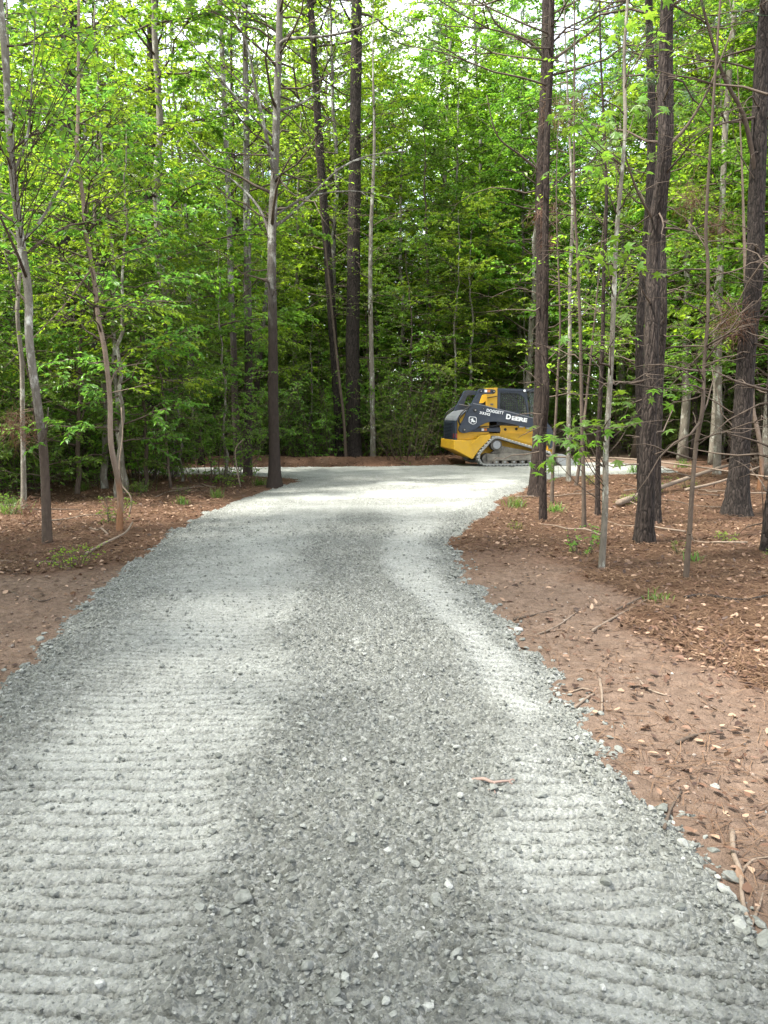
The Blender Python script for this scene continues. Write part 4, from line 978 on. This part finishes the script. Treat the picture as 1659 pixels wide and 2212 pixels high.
for y0, y1, s in ((0.0, .42, 1), (1.53, 1.95, -1)):
    track(y0, y1)
    yo = y0 + .04 if s > 0 else y1 - .04; yi = y1 - .06 if s > 0 else y0 + .06
    a, b = min(yo, yi), max(yo, yi)
    fr = prism(poly([(745, 1012), (1000, 1008), (1480, 1000), (1560, 1040), (1560, 1090), (1480, 1102), (750, 1100)]), a, b, 'track_frame', M_MUD, None, .012)
    prism(poly([(820, 1005), (880, 960), (960, 905), (1080, 930), (1390, 985), (1400, 1010)]), a + .06, b - .06, 'frame_plate', M_MUD, fr, .01)
    disc(LX(885), LZ(893), .165, a + .05, b - .05, 'drive_sprocket', M_MUD); disc(LX(885), LZ(893), .115, a + .005, a + .05, 'drive_hub', M_STEEL)
    disc(LX(770), LZ(1082), .165, a + .05, b - .05, 'rear_idler', M_MUD); disc(LX(1570), LZ(1070), .14, a + .05, b - .05, 'front_idler', M_MUD)
    for c in (885, 1000, 1130, 1245, 1355, 1460):
        r_ = disc(LX(c), LZ(1120), .082, a + .02, b - .02, 'roller', M_MUD); disc(LX(c), LZ(1120), .03, a - .004, a + .02, 'roller_hub', M_STEEL, r_, 12)
# lower body, counterweight, rear
prism(poly([(310, 825), (545, 825), (650, 765), (800, 742), (1420, 742), (1620, 800), (1640, 1010), (800, 1060), (545, 1075), (296, 940)], .42), .42, 1.53, 'lower_body', M_YEL, None, .012)
prism(poly([(300, 828), (530, 828), (600, 812), (650, 766), (790, 750), (800, 800), (640, 960), (560, 1072), (545, 1078), (292, 948)], .1), .10, 1.85, 'counterweight', M_YEL, None, .015)
prism(poly([(520, 880), (600, 812), (650, 766), (664, 774), (616, 826), (526, 896)], .09), .075, .10, 'step_rib', M_YEL, None, .004)
prism(poly([(338, 560), (350, 545), (420, 455), (520, 440), (780, 440), (780, 742), (650, 765), (545, 825), (338, 825)], .30), .30, 1.65, 'engine_housing', M_YEL, None, .012)
rd = prism(poly([(312, 572), (338, 560), (338, 905), (300, 938), (296, 930), (308, 880)], .26), .24, 1.71, 'rear_door', M_CHAR, None, .012)
gx = LX(312, .26)
prism([(gx - .012, LZ(930)), (gx + .02, LZ(930)), (gx + .02, LZ(590)), (gx - .012, LZ(590))], .55, 1.66, 'grille_panel', M_DARKIN, rd, .003)
for k in range(17):
    z = LZ(925) + k * (LZ(595) - LZ(925)) / 16.5
    prism([(gx - .035, z), (gx - .012, z + .004), (gx - .012, z + .026), (gx - .035, z + .018)], .56, 1.65, 'grille_slat', M_CHAR, rd, 0)
for yy in (.36, 1.69 - .12):
    prism([(gx - .02, LZ(800)), (gx + .01, LZ(800)), (gx + .01, LZ(742)), (gx - .02, LZ(742))], yy, yy + .07, 'tail_light', M_RED, rd, .004)
prism([(LX(322, .235), LZ(800)), (LX(334, .235), LZ(800)), (LX(334, .235), LZ(742)), (LX(322, .235), LZ(742))], .228, .245, 'side_reflector', M_RED, rd, .002)
prism(poly([(312, 572), (322, 545), (350, 505), (430, 448), (560, 425), (560, 445), (440, 465), (366, 520), (342, 565)], .26), .25, 1.70, 'hood', M_CHAR_LIT, None, .014)  # charcoal hood coloured paler for the light on its top
prism(poly([(520, 445), (700, 440), (745, 300), (745, 165), (890, 140), (890, 445)], .62), .62, 1.33, 'radiator_shroud', M_DARKIN, None, .01)
# side panels under the boom
prism(poly([(510, 722), (600, 668), (935, 664), (938, 720)], .27), .27, .32, 'side_step', M_CHAR, None, .006)
def sticker(x0, z0, x1, z1, yv, parent=None, tilt=0.0, cols=(M_WHITE, M_ORANGE)):
    xm = (x0 * .55 + x1 * .45)
    prism(rect(x0, z0, xm, z1), yv - .004, yv + .003, 'warning_decal', cols[0], parent, 0); prism(rect(xm, z0, x1, z1), yv - .0045, yv + .003, 'warning_decal', cols[1], parent, 0)
sticker(LX(675, .27), LZ(708), LX(748, .27), LZ(676), .27)
prism(poly([(940, 640), (1430, 655), (1640, 700), (1640, 880), (1410, 900), (945, 770)], .40), .40, .47, 'side_panel', M_YEL, None, .008)
for c in (1008, 1163): disc(LX(c, .40), LZ(690 if c < 1100 else 684), .042, .392, .40, 'panel_hole', M_DARKIN, None, 14)
prism(poly([(945, 730), (1400, 745), (1400, 752), (945, 738)], .4), .385, .40, 'panel_ledge', M_YEL, None, 0)
# lift arms, one each side
ARM = [(545, 340), (700, 368), (900, 418), (1150, 478), (1420, 545), (1560, 585), (1640, 660), (1690, 780), (1700, 900), (1640, 940), (1605, 880), (1570, 745), (1500, 690),
       (1410, 672), (1280, 655), (1150, 630), (1020, 603), (940, 590), (870, 583), (800, 585), (730, 602), (660, 636), (590, 682), (510, 722), (440, 735), (392, 727), (370, 692), (376, 655), (430, 560), (480, 455), (530, 350)]
LINK = [(600, 232), (618, 180), (640, 155), (700, 152), (835, 160), (860, 178), (856, 208), (835, 218), (705, 222), (676, 236), (655, 290), (636, 348), (620, 380), (528, 365), (560, 300)]
for y0, y1, s in ((.06, .20, 1), (1.75, 1.89, -1)):
    pa = [(LX(a), LZ(b)) for a, b in ARM]
    arm = prism(pa, y0, y1, 'lift_arm', M_CHAR, None, .010)
    prism([(LX(a), LZ(b)) for a, b in LINK], y0 + .02, y1 - .02, 'arm_link', M_CHAR, None, .010)
    prism([(LX(a), LZ(b) + .004) for a, b in ((552, 342), (700, 367), (900, 417), (1150, 477), (1415, 543), (1412, 552), (1150, 486), (900, 426), (700, 376), (552, 351))], y0 - .004, y1 + .004, 'arm_edge_sheen', M_CHAR_LIT, arm, 0)  # sky highlight along the arm's top edge, built as a paler strip
    ya, yb = (y0 - .03, y0) if s > 0 else (y1, y1 + .03)
    for c, d, r_ in ((440, 690, .05), (583, 432, .055), (690, 412, .026), (660, 186, .045), (834, 188, .048)):
        p_ = disc(LX(c), LZ(d), r_, ya if c < 650 or c == 690 else ya + .02, yb + .02, 'pivot_pin', M_BLACK, arm, 16); disc(LX(c), LZ(d), r_ * .45, ya - .012 if c < 650 or c == 690 else ya + .008, yb, 'pin_bolt', M_STEEL, None if False else arm, 12)
    hose([(LX(530), yb, LZ(372)), (LX(455), ya - .01, LZ(418)), (LX(385), ya, LZ(480)), (LX(355), yb, LZ(560)), (LX(385), yb + .03, LZ(628))], .017)
    hose([(LX(520), yb + .03, LZ(395)), (LX(470), yb, LZ(430)), (LX(410), yb, LZ(500)), (LX(372), yb + .02, LZ(560)), (LX(392), yb + .04, LZ(630))], .014)
    hose([(LX(620), yb + .08, LZ(660)), (LX(760), yb + .06, LZ(645)), (LX(860), yb + .06, LZ(640)), (LX(990), yb + .05, LZ(603)), (LX(1160), yb + .06, LZ(640))], .016)
    prism(rect(LX(1195), LZ(662), LX(1260), LZ(636)), y0 + .02, y1 - .02, 'arm_bracket', M_STEEL, None, .005)
    prism(rect(LX(1290), LZ(682), LX(1400), LZ(655)), y0 + .03, y1 - .03, 'arm_bracket', M_STEEL, None, .005)
sticker(LX(708), LZ(198), LX(785), LZ(165), .08)
prism(poly([(480, 330), (505, 345), (525, 380), (500, 370)], .3), .3, .34, 'mirror_bracket', M_STEEL, None, .003)
# cab
prism(poly([(745, 165), (760, 138), (895, 132), (895, 430), (860, 445), (748, 445)], .50), .50, 1.45, 'cab_rear_post', M_YEL, None, .012)
prism(poly([(752, 262), (890, 240), (890, 250), (754, 274)], .49), .49, .50, 'post_seam', M_DARKIN, None, 0)
sticker(LX(797, .495), LZ(365), LX(838, .495), LZ(342), .497, None, 0, (M_MUD, M_MUD))
prism(poly([(893, 140), (1300, 150), (1420, 156), (1440, 176), (1420, 190), (893, 176)], .48), .48, 1.47, 'cab_roof', M_CHAR, None, .014)
for yy in (.49, 1.42):
    prism(poly([(895, 176), (934, 176), (930, 430), (895, 430)], .5), yy, yy + .05, 'cab_post', M_CHAR, None, .006)
    prism(poly([(1245, 176), (1300, 176), (1345, 500), (1350, 560), (1315, 550), (1312, 420)], .5), yy, yy + .05, 'cab_post', M_CHAR, None, .006)
    prism(poly([(930, 176), (1250, 176), (1292, 300), (1250, 250), (1180, 205), (930, 195)], .5), yy + .004, yy + .046, 'cab_header', M_CHAR, None, .004)
    prism(poly([(895, 425), (930, 415), (1315, 498), (1345, 500), (1350, 640), (895, 640)], .5), yy + .002, yy + .048, 'cab_side', M_CHAR, None, .006)
    scr = prism(poly([(928, 193), (1180, 203), (1250, 248), (1300, 330), (1318, 500), (928, 418)], .5), yy + .028, yy + .031, 'side_window', M_GLASS, None, 0)
    for k in range(12):                                    # square wire screen
        x0 = 940 + k * 32; zt = 195 + max(0, (x0 - 1170)) * .85; zb = 420 + (x0 - 930) * .205
        if x0 < 1310: prism(poly([(x0, zt), (x0 + 6, zt), (x0 + 10, zb), (x0 + 4, zb)], .5), yy + .008, yy + .018, 'screen_bar', M_BLACK, scr, 0)
    for k in range(9):
        z0 = 214 + k * 32; xe = 1200 + min(110, k * 32) if k < 4 else 1312
        prism(poly([(930, z0), (xe, z0 + 9), (xe, z0 + 15), (930, z0 + 6)], .5), yy + .010, yy + .020, 'screen_bar', M_BLACK, scr, 0)
prism(poly([(895, 640), (1640, 690), (1640, 745), (895, 745)], .5), .5, 1.45, 'cab_floor', M_DARKIN, None, 0)
prism(poly([(960, 330), (1010, 320), (1040, 520), (1120, 540), (1120, 640), (960, 640)], .8), .72, 1.23, 'seat', M_DARKIN, None, .03)
prism(poly([(900, 190), (925, 190), (925, 640), (900, 640)], .5), .56, 1.40, 'rear_wall', M_DARKIN, None, 0)
door = prism(poly([(1418, 182), (1428, 182), (1500, 300), (1570, 470), (1610, 640), (1600, 690), (1588, 690), (1560, 480), (1490, 310)], .5), .52, 1.43, 'front_door', M_GLASS, None, 0)
for yy in (.49, 1.41): prism(poly([(1418, 178), (1434, 182), (1510, 300), (1582, 470), (1622, 640), (1612, 700), (1594, 700), (1560, 480), (1488, 310)], .5), yy, yy + .05, 'door_frame', M_CHAR, door, .005)
prism(poly([(1345, 190), (1418, 186), (1480, 310), (1550, 480), (1590, 690), (1360, 640)], .5), .51, .516, 'front_side_window', M_GLASS, None, 0)
for yy in (.50, 1.40):
    lm = disc(LX(1265, .5), LZ(172), .045, yy - .045, yy + .02, 'work_light', M_BLACK, None, 16); disc(LX(1265, .5), LZ(172), .036, yy - .056, yy - .044, 'light_lens', M_LAMP, lm, 16)
hose([(LX(1300, .5), .50, LZ(185)), (LX(1330, .5), .46, LZ(165)), (LX(1385, .5), .45, LZ(140)), (LX(1420, .5), .47, LZ(148))], .012, 'grab_rail')
hose([(LX(1310, .5), .50, LZ(205)), (LX(1345, .5), .46, LZ(190)), (LX(1395, .5), .45, LZ(165))], .010, 'grab_rail')
hose([(LX(1345, .5), .49, LZ(380)), (LX(1385, .5), .44, LZ(385)), (LX(1390, .5), .44, LZ(480)), (LX(1350, .5), .49, LZ(500))], .011, 'grab_rail')
# coupler and bucket
prism(poly([(1640, 860), (1700, 850), (1730, 900), (1735, 1120), (1700, 1150), (1650, 1090)]), .35, 1.6, 'coupler', M_YEL, None, .012)
for yy in (.30, 1.55): prism(poly([(1560, 740), (1600, 720), (1690, 900), (1700, 960), (1660, 960)]), yy, yy + .1, 'tilt_cylinder', M_STEEL, None, .01)
bk = [(1725, 1030), (1745, 1020), (1800, 1022), (1810, 1034), (1765, 1045), (1760, 1100), (1800, 1150), (2170, 1166), (2230, 1174), (2170, 1176), (1790, 1172), (1735, 1130)]
bu = prism(poly(bk), -.02, 1.97, 'bucket', M_STEEL, None, .006)
for yy in (-.035, 1.955): prism(poly([(1725, 1028), (1810, 1024), (1990, 1120), (2215, 1172), (1790, 1175), (1732, 1130)]), yy, yy + .03, 'bucket_side', M_STEEL, bu, .004)
prism(poly([(2140, 1160), (2250, 1172), (2250, 1178), (2140, 1172)]), -.03, 1.98, 'cutting_edge', M_MUD, bu, 0)
# lettering and emblem on the arm
def text(s, cx, cy_, hgt, ang, wid, yv, bold=.02):
    cu = bpy.data.curves.new('lettering', 'FONT'); cu.body = s; cu.size = 1; cu.offset = bold; cu.extrude = .02; cu.align_x = 'LEFT'
    tmp = bpy.data.objects.new('lettering', cu); COL.objects.link(tmp); bpy.context.view_layer.update()
    me = bpy.data.meshes.new_from_object(tmp.evaluated_get(bpy.context.evaluated_depsgraph_get())); bpy.data.objects.remove(tmp)
    xs_ = [v.co.x for v in me.vertices]; zs_ = [v.co.y for v in me.vertices]; sx = wid * K / (max(xs_) - min(xs_)); sz = hgt * K / (max(zs_) - min(zs_)); x0, z0 = min(xs_), min(zs_)
    for v in me.vertices:
        lx, lz = (v.co.x - x0) * sx, (v.co.y - z0) * sz
        v.co = Vector((lx * math.cos(ang) + lz * math.sin(ang), -v.co.z * .15, -lx * math.sin(ang) + lz * math.cos(ang)))
    me.materials.clear(); me.materials.append(M_WHITE); me.name = 'lettering'
    return obj('lettering', me, LD, (LX(cx), yv, LZ(cy_)))
YT = .06 - .004
text('DOGGETT', 736, 452, 40, .165, 236, YT, .03); text('333G', 640, 480, 34, .19, 146, YT, .03)
text('D', 1003, 548, 68, .15, 66, YT, .05); text('EERE', 1082, 562, 54, .15, 214, YT, .05)
def flat(pts, name, mt, yv): return prism([(LX(a), LZ(b)) for a, b in pts], yv - .004, yv + .001, name, mt, None, 0)
def rr(cx, cy_, w_, h_, sk, k=.3):
    q = [(-1, -1 + k), (-1 + k, -1), (1 - k, -1), (1, -1 + k), (1, .45), (.6, .86), (0, 1.05), (-.6, .86), (-1, .45)]
    return [(cx + x * w_, cy_ + y * h_ + x * sk) for x, y in q]
flat(rr(551, 568, 53, 50, 5), 'emblem_border', M_WHITE, YT); flat(rr(551, 568, 45, 43, 5), 'emblem_field', M_CHAR, YT - .005)
flat([(520, 560), (528, 546), (541, 548), (535, 535), (548, 541), (556, 538), (556, 552), (562, 566), (582, 574), (588, 590), (576, 586), (566, 596), (556, 584), (540, 586), (528, 598), (518, 594), (530, 582), (532, 568)], 'emblem_deer', M_WHITE, YT - .009)

# ------------------------------------------------------------------ litter, straw, grass
g = np.random.default_rng(31); n = 120000
y = 1.9 * (24 / 1.9) ** g.random(n) ; x = g.uniform(-1, 1, n) * (y * .6 + .8); s = road_sdf(x, y); dm = dirt_mask(x, y, s)
k = (s < -.03) & (g.random(n) < np.where(dm > .4, .09, .55) * (.35 + 1.1 * vnoise(x * 1.2, y * 1.2, 150)))
x, y, dm, s = [a[k][:26000] for a in (x, y, dm, s)]
p = np.stack([x, y, ground_z(x, y) + g.uniform(.004, .03, len(x))], -1); L = Leaves()
L.add(p, np.stack([g.normal(0, 1, len(x)), g.normal(0, 1, len(x)), g.normal(0, .18, len(x))], -1), np.array([0, 0, 1.]) + g.normal(0, .32, (len(x), 3)), g.uniform(.018, .056, len(x)) * (1 + .03 * y))
P_ = np.concatenate(L.p); D_ = unit(np.concatenate(L.d)); N_ = np.concatenate(L.n); Z_ = np.concatenate(L.s)[:, None]; S_ = unit(np.cross(D_, N_)); N_ = np.cross(S_, D_); m = len(P_)
W_ = g.uniform(.16, .34, (m, 1)); U_ = g.uniform(-.02, .20, (m, 1)); T_ = g.uniform(-.12, .25, (m, 1))
V = np.stack([P_, P_ + Z_ * (D_ * .3 + S_ * W_ + N_ * U_), P_ + Z_ * (D_ * .72 + S_ * W_ * .8 + N_ * (U_ * .8 + T_ * .4)), P_ + Z_ * (D_ + N_ * T_), P_ + Z_ * (D_ * .68 - S_ * W_ * .8 + N_ * (U_ + T_ * .4)), P_ + Z_ * (D_ * .26 - S_ * W_ + N_ * U_ * .7)], 1)
C = MB(); C.raw(V.reshape(-1, 3), (np.array([[0, 1, 2, 3], [0, 3, 4, 5]])[None] + (np.arange(m) * 6)[:, None, None]).reshape(-1, 4)); obj('leaf_litter', C.mesh('leaf_litter', LITTER, False), label='dry tan leaves strewn over the forest floor', cat='leaves', kind='stuff'); print('litter', len(x))
n = 60000; y = 1.9 * (11 / 1.9) ** g.random(n); x = g.uniform(-5, 4.5, n); s = road_sdf(x, y); dm = dirt_mask(x, y, s); k = (s < -.03) & (g.random(n) < dm * .8 + .03)
x, y = x[k][:5000], y[k][:5000]; V, Fc = scatter_rocks(len(x), x, y, np.clip(.004 * np.exp(g.normal(.1, .55, len(x))) * (1 + .06 * y), .003, .018), 41, ground_z)
SOIL = stone_mat('soil_clod', (.10, .066, .048), (.22, .15, .112)); obj('soil_crumbs', new_mesh('soil_crumbs', V, [Fc], [SOIL], False), label='crumbs of brown soil on the bare dirt strips', cat='soil', kind='stuff')
n = 320000; y = 2.2 * (20 / 2.2) ** g.random(n); x = g.uniform(-1, 1, n) * (y * .6 + .8); s = road_sdf(x, y); dm = dirt_mask(x, y, s)
k = (s < -.06) & (g.random(n) < np.where(dm > .3, .04, .8) * np.where(x > 0, 1.0, .5) * (.3 + 1.0 * vnoise(x * .9, y * .9, 151))); x, y = x[k][:95000], y[k][:95000]; m = len(x)
a = g.uniform(0, 6.28, m); ln = g.uniform(.05, .11, m) * (1 + .03 * y); d = np.stack([np.cos(a), np.sin(a), g.normal(0, .10, m)], -1); sd_ = np.stack([-np.sin(a), np.cos(a), 0 * a], -1) * (.0011 + .00035 * y)[:, None]
p = np.stack([x, y, ground_z(x, y) + g.uniform(.004, .03, m)], -1)
C = MB(); C.tris(np.stack([p - d * ln[:, None] - sd_, p - d * ln[:, None] + sd_, p + d * ln[:, None]], 1)); obj('pine_straw', C.mesh('pine_straw', NEEDLE_DEAD, False), label='reddish fallen pine needles covering the floor under the pines', cat='pine straw', kind='stuff'); print('straw', m)

def grass_tuft(p, n, hgt, seed, label):
    g = np.random.default_rng(seed); a = g.uniform(0, 6.28, n); el = g.uniform(.7, 1.4, n); l = hgt * g.uniform(.5, 1.1, n)
    d = np.stack([np.cos(a) * np.cos(el), np.sin(a) * np.cos(el), np.sin(el)], -1); b0 = np.stack([g.normal(0, hgt * .25, n), g.normal(0, hgt * .25, n), 0 * a - .01], -1)
    sd_ = np.stack([-np.sin(a), np.cos(a), 0 * a], -1) * .006; m1 = b0 + d * l[:, None] * .6; tip = b0 + d * l[:, None]; tip[:, 2] -= l * .2; tip[:, :2] += d[:, :2] * l[:, None] * .3
    C = MB(); C.quads(np.stack([b0 - sd_, b0 + sd_, m1 + sd_ * .8, m1 - sd_ * .8], 1)); C.tris(np.stack([m1 - sd_ * .8, m1 + sd_ * .8, tip], 1))
    obj('grass_tuft', C.mesh('grass_tuft', GRASS, False), None, p, None, label, 'grass tuft', None, 'thing')
for i, (u, v, nn, hh, lab) in enumerate(((1112, 1096, 60, .32, 'bright green grass tuft at the gravel edge left of the twin pine trunks'), (1200, 1105, 50, .25, 'green tuft at the foot of the thinner twin pine'), 
        (560, 1048, 60, .3, 'grass tuft under the pale triple clump'), (395, 1090, 50, .25, 'green grass tuft between the rusty sapling and the road'), (20, 1110, 60, .4, 'green grass clump at the left border of the wood'), (300, 1062, 70, .35, 'tall grass clump behind the rusty sapling'),
        (180, 1060, 70, .35, 'grass clump between the pale oak and the rusty sapling'), (1475, 1010, 80, .4, 'shaded green grass behind the fallen log'), (1500, 1215, 30, .2, 'sparse grass blades beside the slim bent sapling'), (1420, 1300, 30, .18, 'thin grass blades in the leaf litter on the right'),
        (470, 1075, 50, .28, 'grass tuft on the leafy bank left of the bend'), (1370, 1020, 70, .35, 'green grass behind the thick plate-barked pine'))):
    if lab: grass_tuft(gp(u, v), nn, hh, 400 + i, lab)

# ------------------------------------------------------------------ sticks, poles and logs
def stick(pts, r, label, mt=BARK_DEADWOOD, lift=None, name='fallen_stick', catn='stick', forks=(), ysame=False):
    q = [gp(u, v, r * .8) for u, v in pts] if not ysame else [at_y(u, v, gp(*pts[0]).y) for u, v in pts]
    if lift:
        for a, l in zip(q, lift): a.z += l
    o = q[0].copy(); Q = spline(np.array([list(a - o) for a in q]), max(8, 4 * len(q))); M = MB(); M.tube(Q, np.linspace(r, r * .55, len(Q)), 7, bark_disp(int(pts[0][0]), r * .12, 0, False))
    root = obj(name, M.mesh(name, mt), None, o, None, label, catn, None, 'thing')
    for fk in forks:
        f = [gp(u, v, r * .6) - o for u, v in fk]; F_ = spline(np.array([list(a) for a in f]), 10); M = MB(); M.tube(F_, np.linspace(r * .55, r * .25, 10), 6); obj('twig', M.mesh('twig', mt), root)
stick([(1020, 1688), (1045, 1686), (1064, 1693), (1085, 1691), (1104, 1690)], .0085, 'broken pinkish stick with torn pale end lying on the gravel', BARK_STICK, forks=[[(1068, 1694), (1066, 1702), (1070, 1716)], [(1062, 1694), (1058, 1703), (1056, 1709)], [(1098, 1690), (1106, 1696), (1110, 1700)], [(1098, 1690), (1108, 1686), (1112, 1690)]])
stick([(1582, 1800), (1585, 1850), (1600, 1890), (1604, 1950), (1622, 2010), (1630, 2020)], .011, 'long forked bare branch on the dirt at the lower right', BARK_DEADWOOD, forks=[[(1622, 2005), (1640, 1960), (1652, 1915)], [(1604, 1900), (1560, 1880)], [(1600, 1890), (1625, 1862), (1659, 1855)]])
stick([(1185, 1520), (1200, 1500), (1208, 1480)], .006, 'short dark twig standing at the gravel edge', BARK_TWIG)
stick([(1190, 1745), (1215, 1700), (1265, 1632)], .006, 'thin dark twig', BARK_TWIG) if False else None
stick([(1190 + 245, 1792), (1450, 1748), (1472, 1712)], .007, 'thin brown twig lying across the stones of the right edge', BARK_TWIG)
stick([(1110, 1340), (1150, 1331), (1200, 1318)], .010, 'dark straight stick on the pink dirt strip', BARK_TWIG)
stick([(1155, 1375), (1210, 1350), (1275, 1300)], .008, 'thin tan twig crossing the pink dirt strip', BARK_DEADWOOD)
stick([(1280, 1365), (1330, 1335), (1440, 1275)], .012, 'long tan branch from the dirt strip into the litter', BARK_DEADWOOD)
stick([(1365, 1455), (1400, 1490), (1440, 1505)], .009, 'curved twig on the ridged dirt', BARK_DEADWOOD)
stick([(1462, 1608), (1500, 1592), (1560, 1582)], .011, 'straight dark stick lying in the litter on the right', BARK_TWIG)
stick([(1240, 1532), (1268, 1510), (1282, 1500), (1262, 1490), (1235, 1497)], .009, 'hooked brown twig at the right rubble edge', BARK_DEADWOOD)
stick([(1295, 1470), (1300, 1500), (1300, 1540)], .010, 'pale split stick on the dirt strip', BARK_DEADWOOD)
stick([(1480, 1295), (1520, 1290), (1600, 1300), (1659, 1290)], .02, 'dark rotten branch half buried in litter at the right', BARK_PINE_FAR)
stick([(1330, 1320), (1400, 1285)], .010, 'brown stick in the leaf litter behind the dirt strip', BARK_TWIG)
stick([(185, 1200), (225, 1182), (270, 1164), (287, 1146)], .02, 'pale bare pole lying at the foot of the rusty sapling', BARK_DEADWOOD, [0, .03, .06, .1])
stick([(0, 1213), (60, 1214), (128, 1217)], .012, 'straight brown stick lying at the left border', BARK_DEADWOOD)
stick([(60, 1288), (90, 1300), (130, 1288)], .008, 'thin forked twig on the bare dirt at the left', BARK_TWIG)
stick([(15, 1275), (40, 1290), (20, 1310)], .006, 'crooked thin twig on the left dirt', BARK_TWIG)
stick([(5, 1450), (28, 1420), (30, 1390)], .006, 'small dark twig near the left gravel edge', BARK_TWIG)
stick([(335, 1075), (380, 1060), (470, 1062)], .012, 'grey stick on the leafy bank left of the bend', BARK_DEADWOOD)
stick([(280, 1112), (283, 1075), (262, 1045), (258, 1000), (265, 940), (262, 880)], .014, 'long white bare crooked stick standing beside the rusty sapling', BARK_DEADWOOD, name='bare_branch', ysame=True)
stick([(520, 1055), (513, 1020), (508, 985), (511, 965), (525, 950)], .016, 'pale crooked stick leaning in front of the triple clump', BARK_DEADWOOD, name='bare_branch', ysame=True)
stick([(1335, 1096), (1390, 1080), (1450, 1062), (1520, 1042), (1600, 1022), (1700, 1000)], .055, 'bare fallen log lying behind the big pines on the right', BARK_DEADWOOD, [0.03, .08, .12, .18, .25, .3], 'fallen_log', 'log')
stick([(1150, 1025), (1250, 1032), (1340, 1040), (1450, 1054), (1560, 1068), (1700, 1088)], .026, 'thin bare pole lying level across the clearing behind the pines', BARK_DEADWOOD, [.45, .48, .52, .5, .45, .4], 'fallen_pole', 'log')
stick([(1480, 1085), (1560, 1075), (1659, 1052)], .03, 'second bare pole leaning on the fallen log', BARK_DEADWOOD, [.2, .3, .5], 'fallen_pole', 'log')
for i in range(26):
    yy = rnd.uniform(8.5, 17); xx = rnd.uniform(2.2, 8) if i % 2 else rnd.uniform(-9, -3.6)
    if road_sdf(np.array([xx]), np.array([yy]))[0] > -.5: continue
    a = rnd.uniform(0, 3.14); l = rnd.uniform(.5, 1.6); P = np.array([[xx + math.cos(a) * l * q + rnd.gauss(0, .04), yy + math.sin(a) * l * q, 0] for q in np.linspace(-.5, .5, 5)])
    P[:, 2] = [gz(a_, b_) + .015 + rnd.random() * .05 for a_, b_, _ in P]; o = P[0].copy(); M = MB(); M.tube(spline(P - o, 12), np.linspace(.014, .006, 12), 6)
    obj('fallen_stick', M.mesh('fallen_stick', BARK_DEADWOOD if i % 3 else BARK_TWIG), None, o, None, 'thin fallen stick on the straw under the right pines' if xx > 0 else 'thin fallen stick on the leafy floor under the left trees', 'stick', 'right fallen sticks' if xx > 0 else 'left fallen sticks', 'thing')

# clumps of dead needles caught on trunks and branches
def straw_clump(u, v, Y, r, n, seed, label):
    g = np.random.default_rng(seed); c = at_y(u, v, Y); d = unit(g.normal(0, 1, (n, 3)) * np.array([.8, .8, .7]) + np.array([0, 0, -.8])); b0 = g.normal(0, r * .4, (n, 3)); l = g.uniform(.5, 1.2, (n, 1)) * r * 1.3
    sd_ = unit(np.cross(d, g.normal(0, 1, (n, 3)))) * .0035; tip = b0 + d * l
    C = MB(); C.tris(np.stack([b0 - sd_, b0 + sd_, tip], 1)); obj('needle_clump', C.mesh('needle_clump', NEEDLE_DEAD, False), None, c, None, label, 'needle clump', None, 'thing')
for i, a in enumerate(((1200, 240, 14.2, .32, 220, 'brown dead needles hanging right of the stringy pine, high up'), (1180, 455, 14.2, .28, 200, 'brown dead needles bunched on the stringy pine at mid height'), (1190, 520, 14.0, .2, 120, 'small brown needle bunch under the mid-height bunch on the stringy pine'),
        (1580, 690, 11.9, .35, 320, 'large brown needle clump caught on the broad blackish pine'), (1490, 420, 11.5, .3, 160, 'pale dead pine spray hanging from a bare branch on the right'), (1550, 480, 11.5, .28, 150, 'brown dead spray left of the broad blackish pine'),
        (35, 915, 10.8, .28, 260, 'brown needle clump caught in the saplings at the left border'), (60, 1095, 11.0, .22, 160, 'brown needle heap at the foot of the thin grey sapling'), (1250, 215, 14, .22, 120, 'thin brown needle tuft on a dead branch right of the stringy pine'))):
    straw_clump(*a[:5], 500 + i, a[5])
print('objects', len(COL.objects))
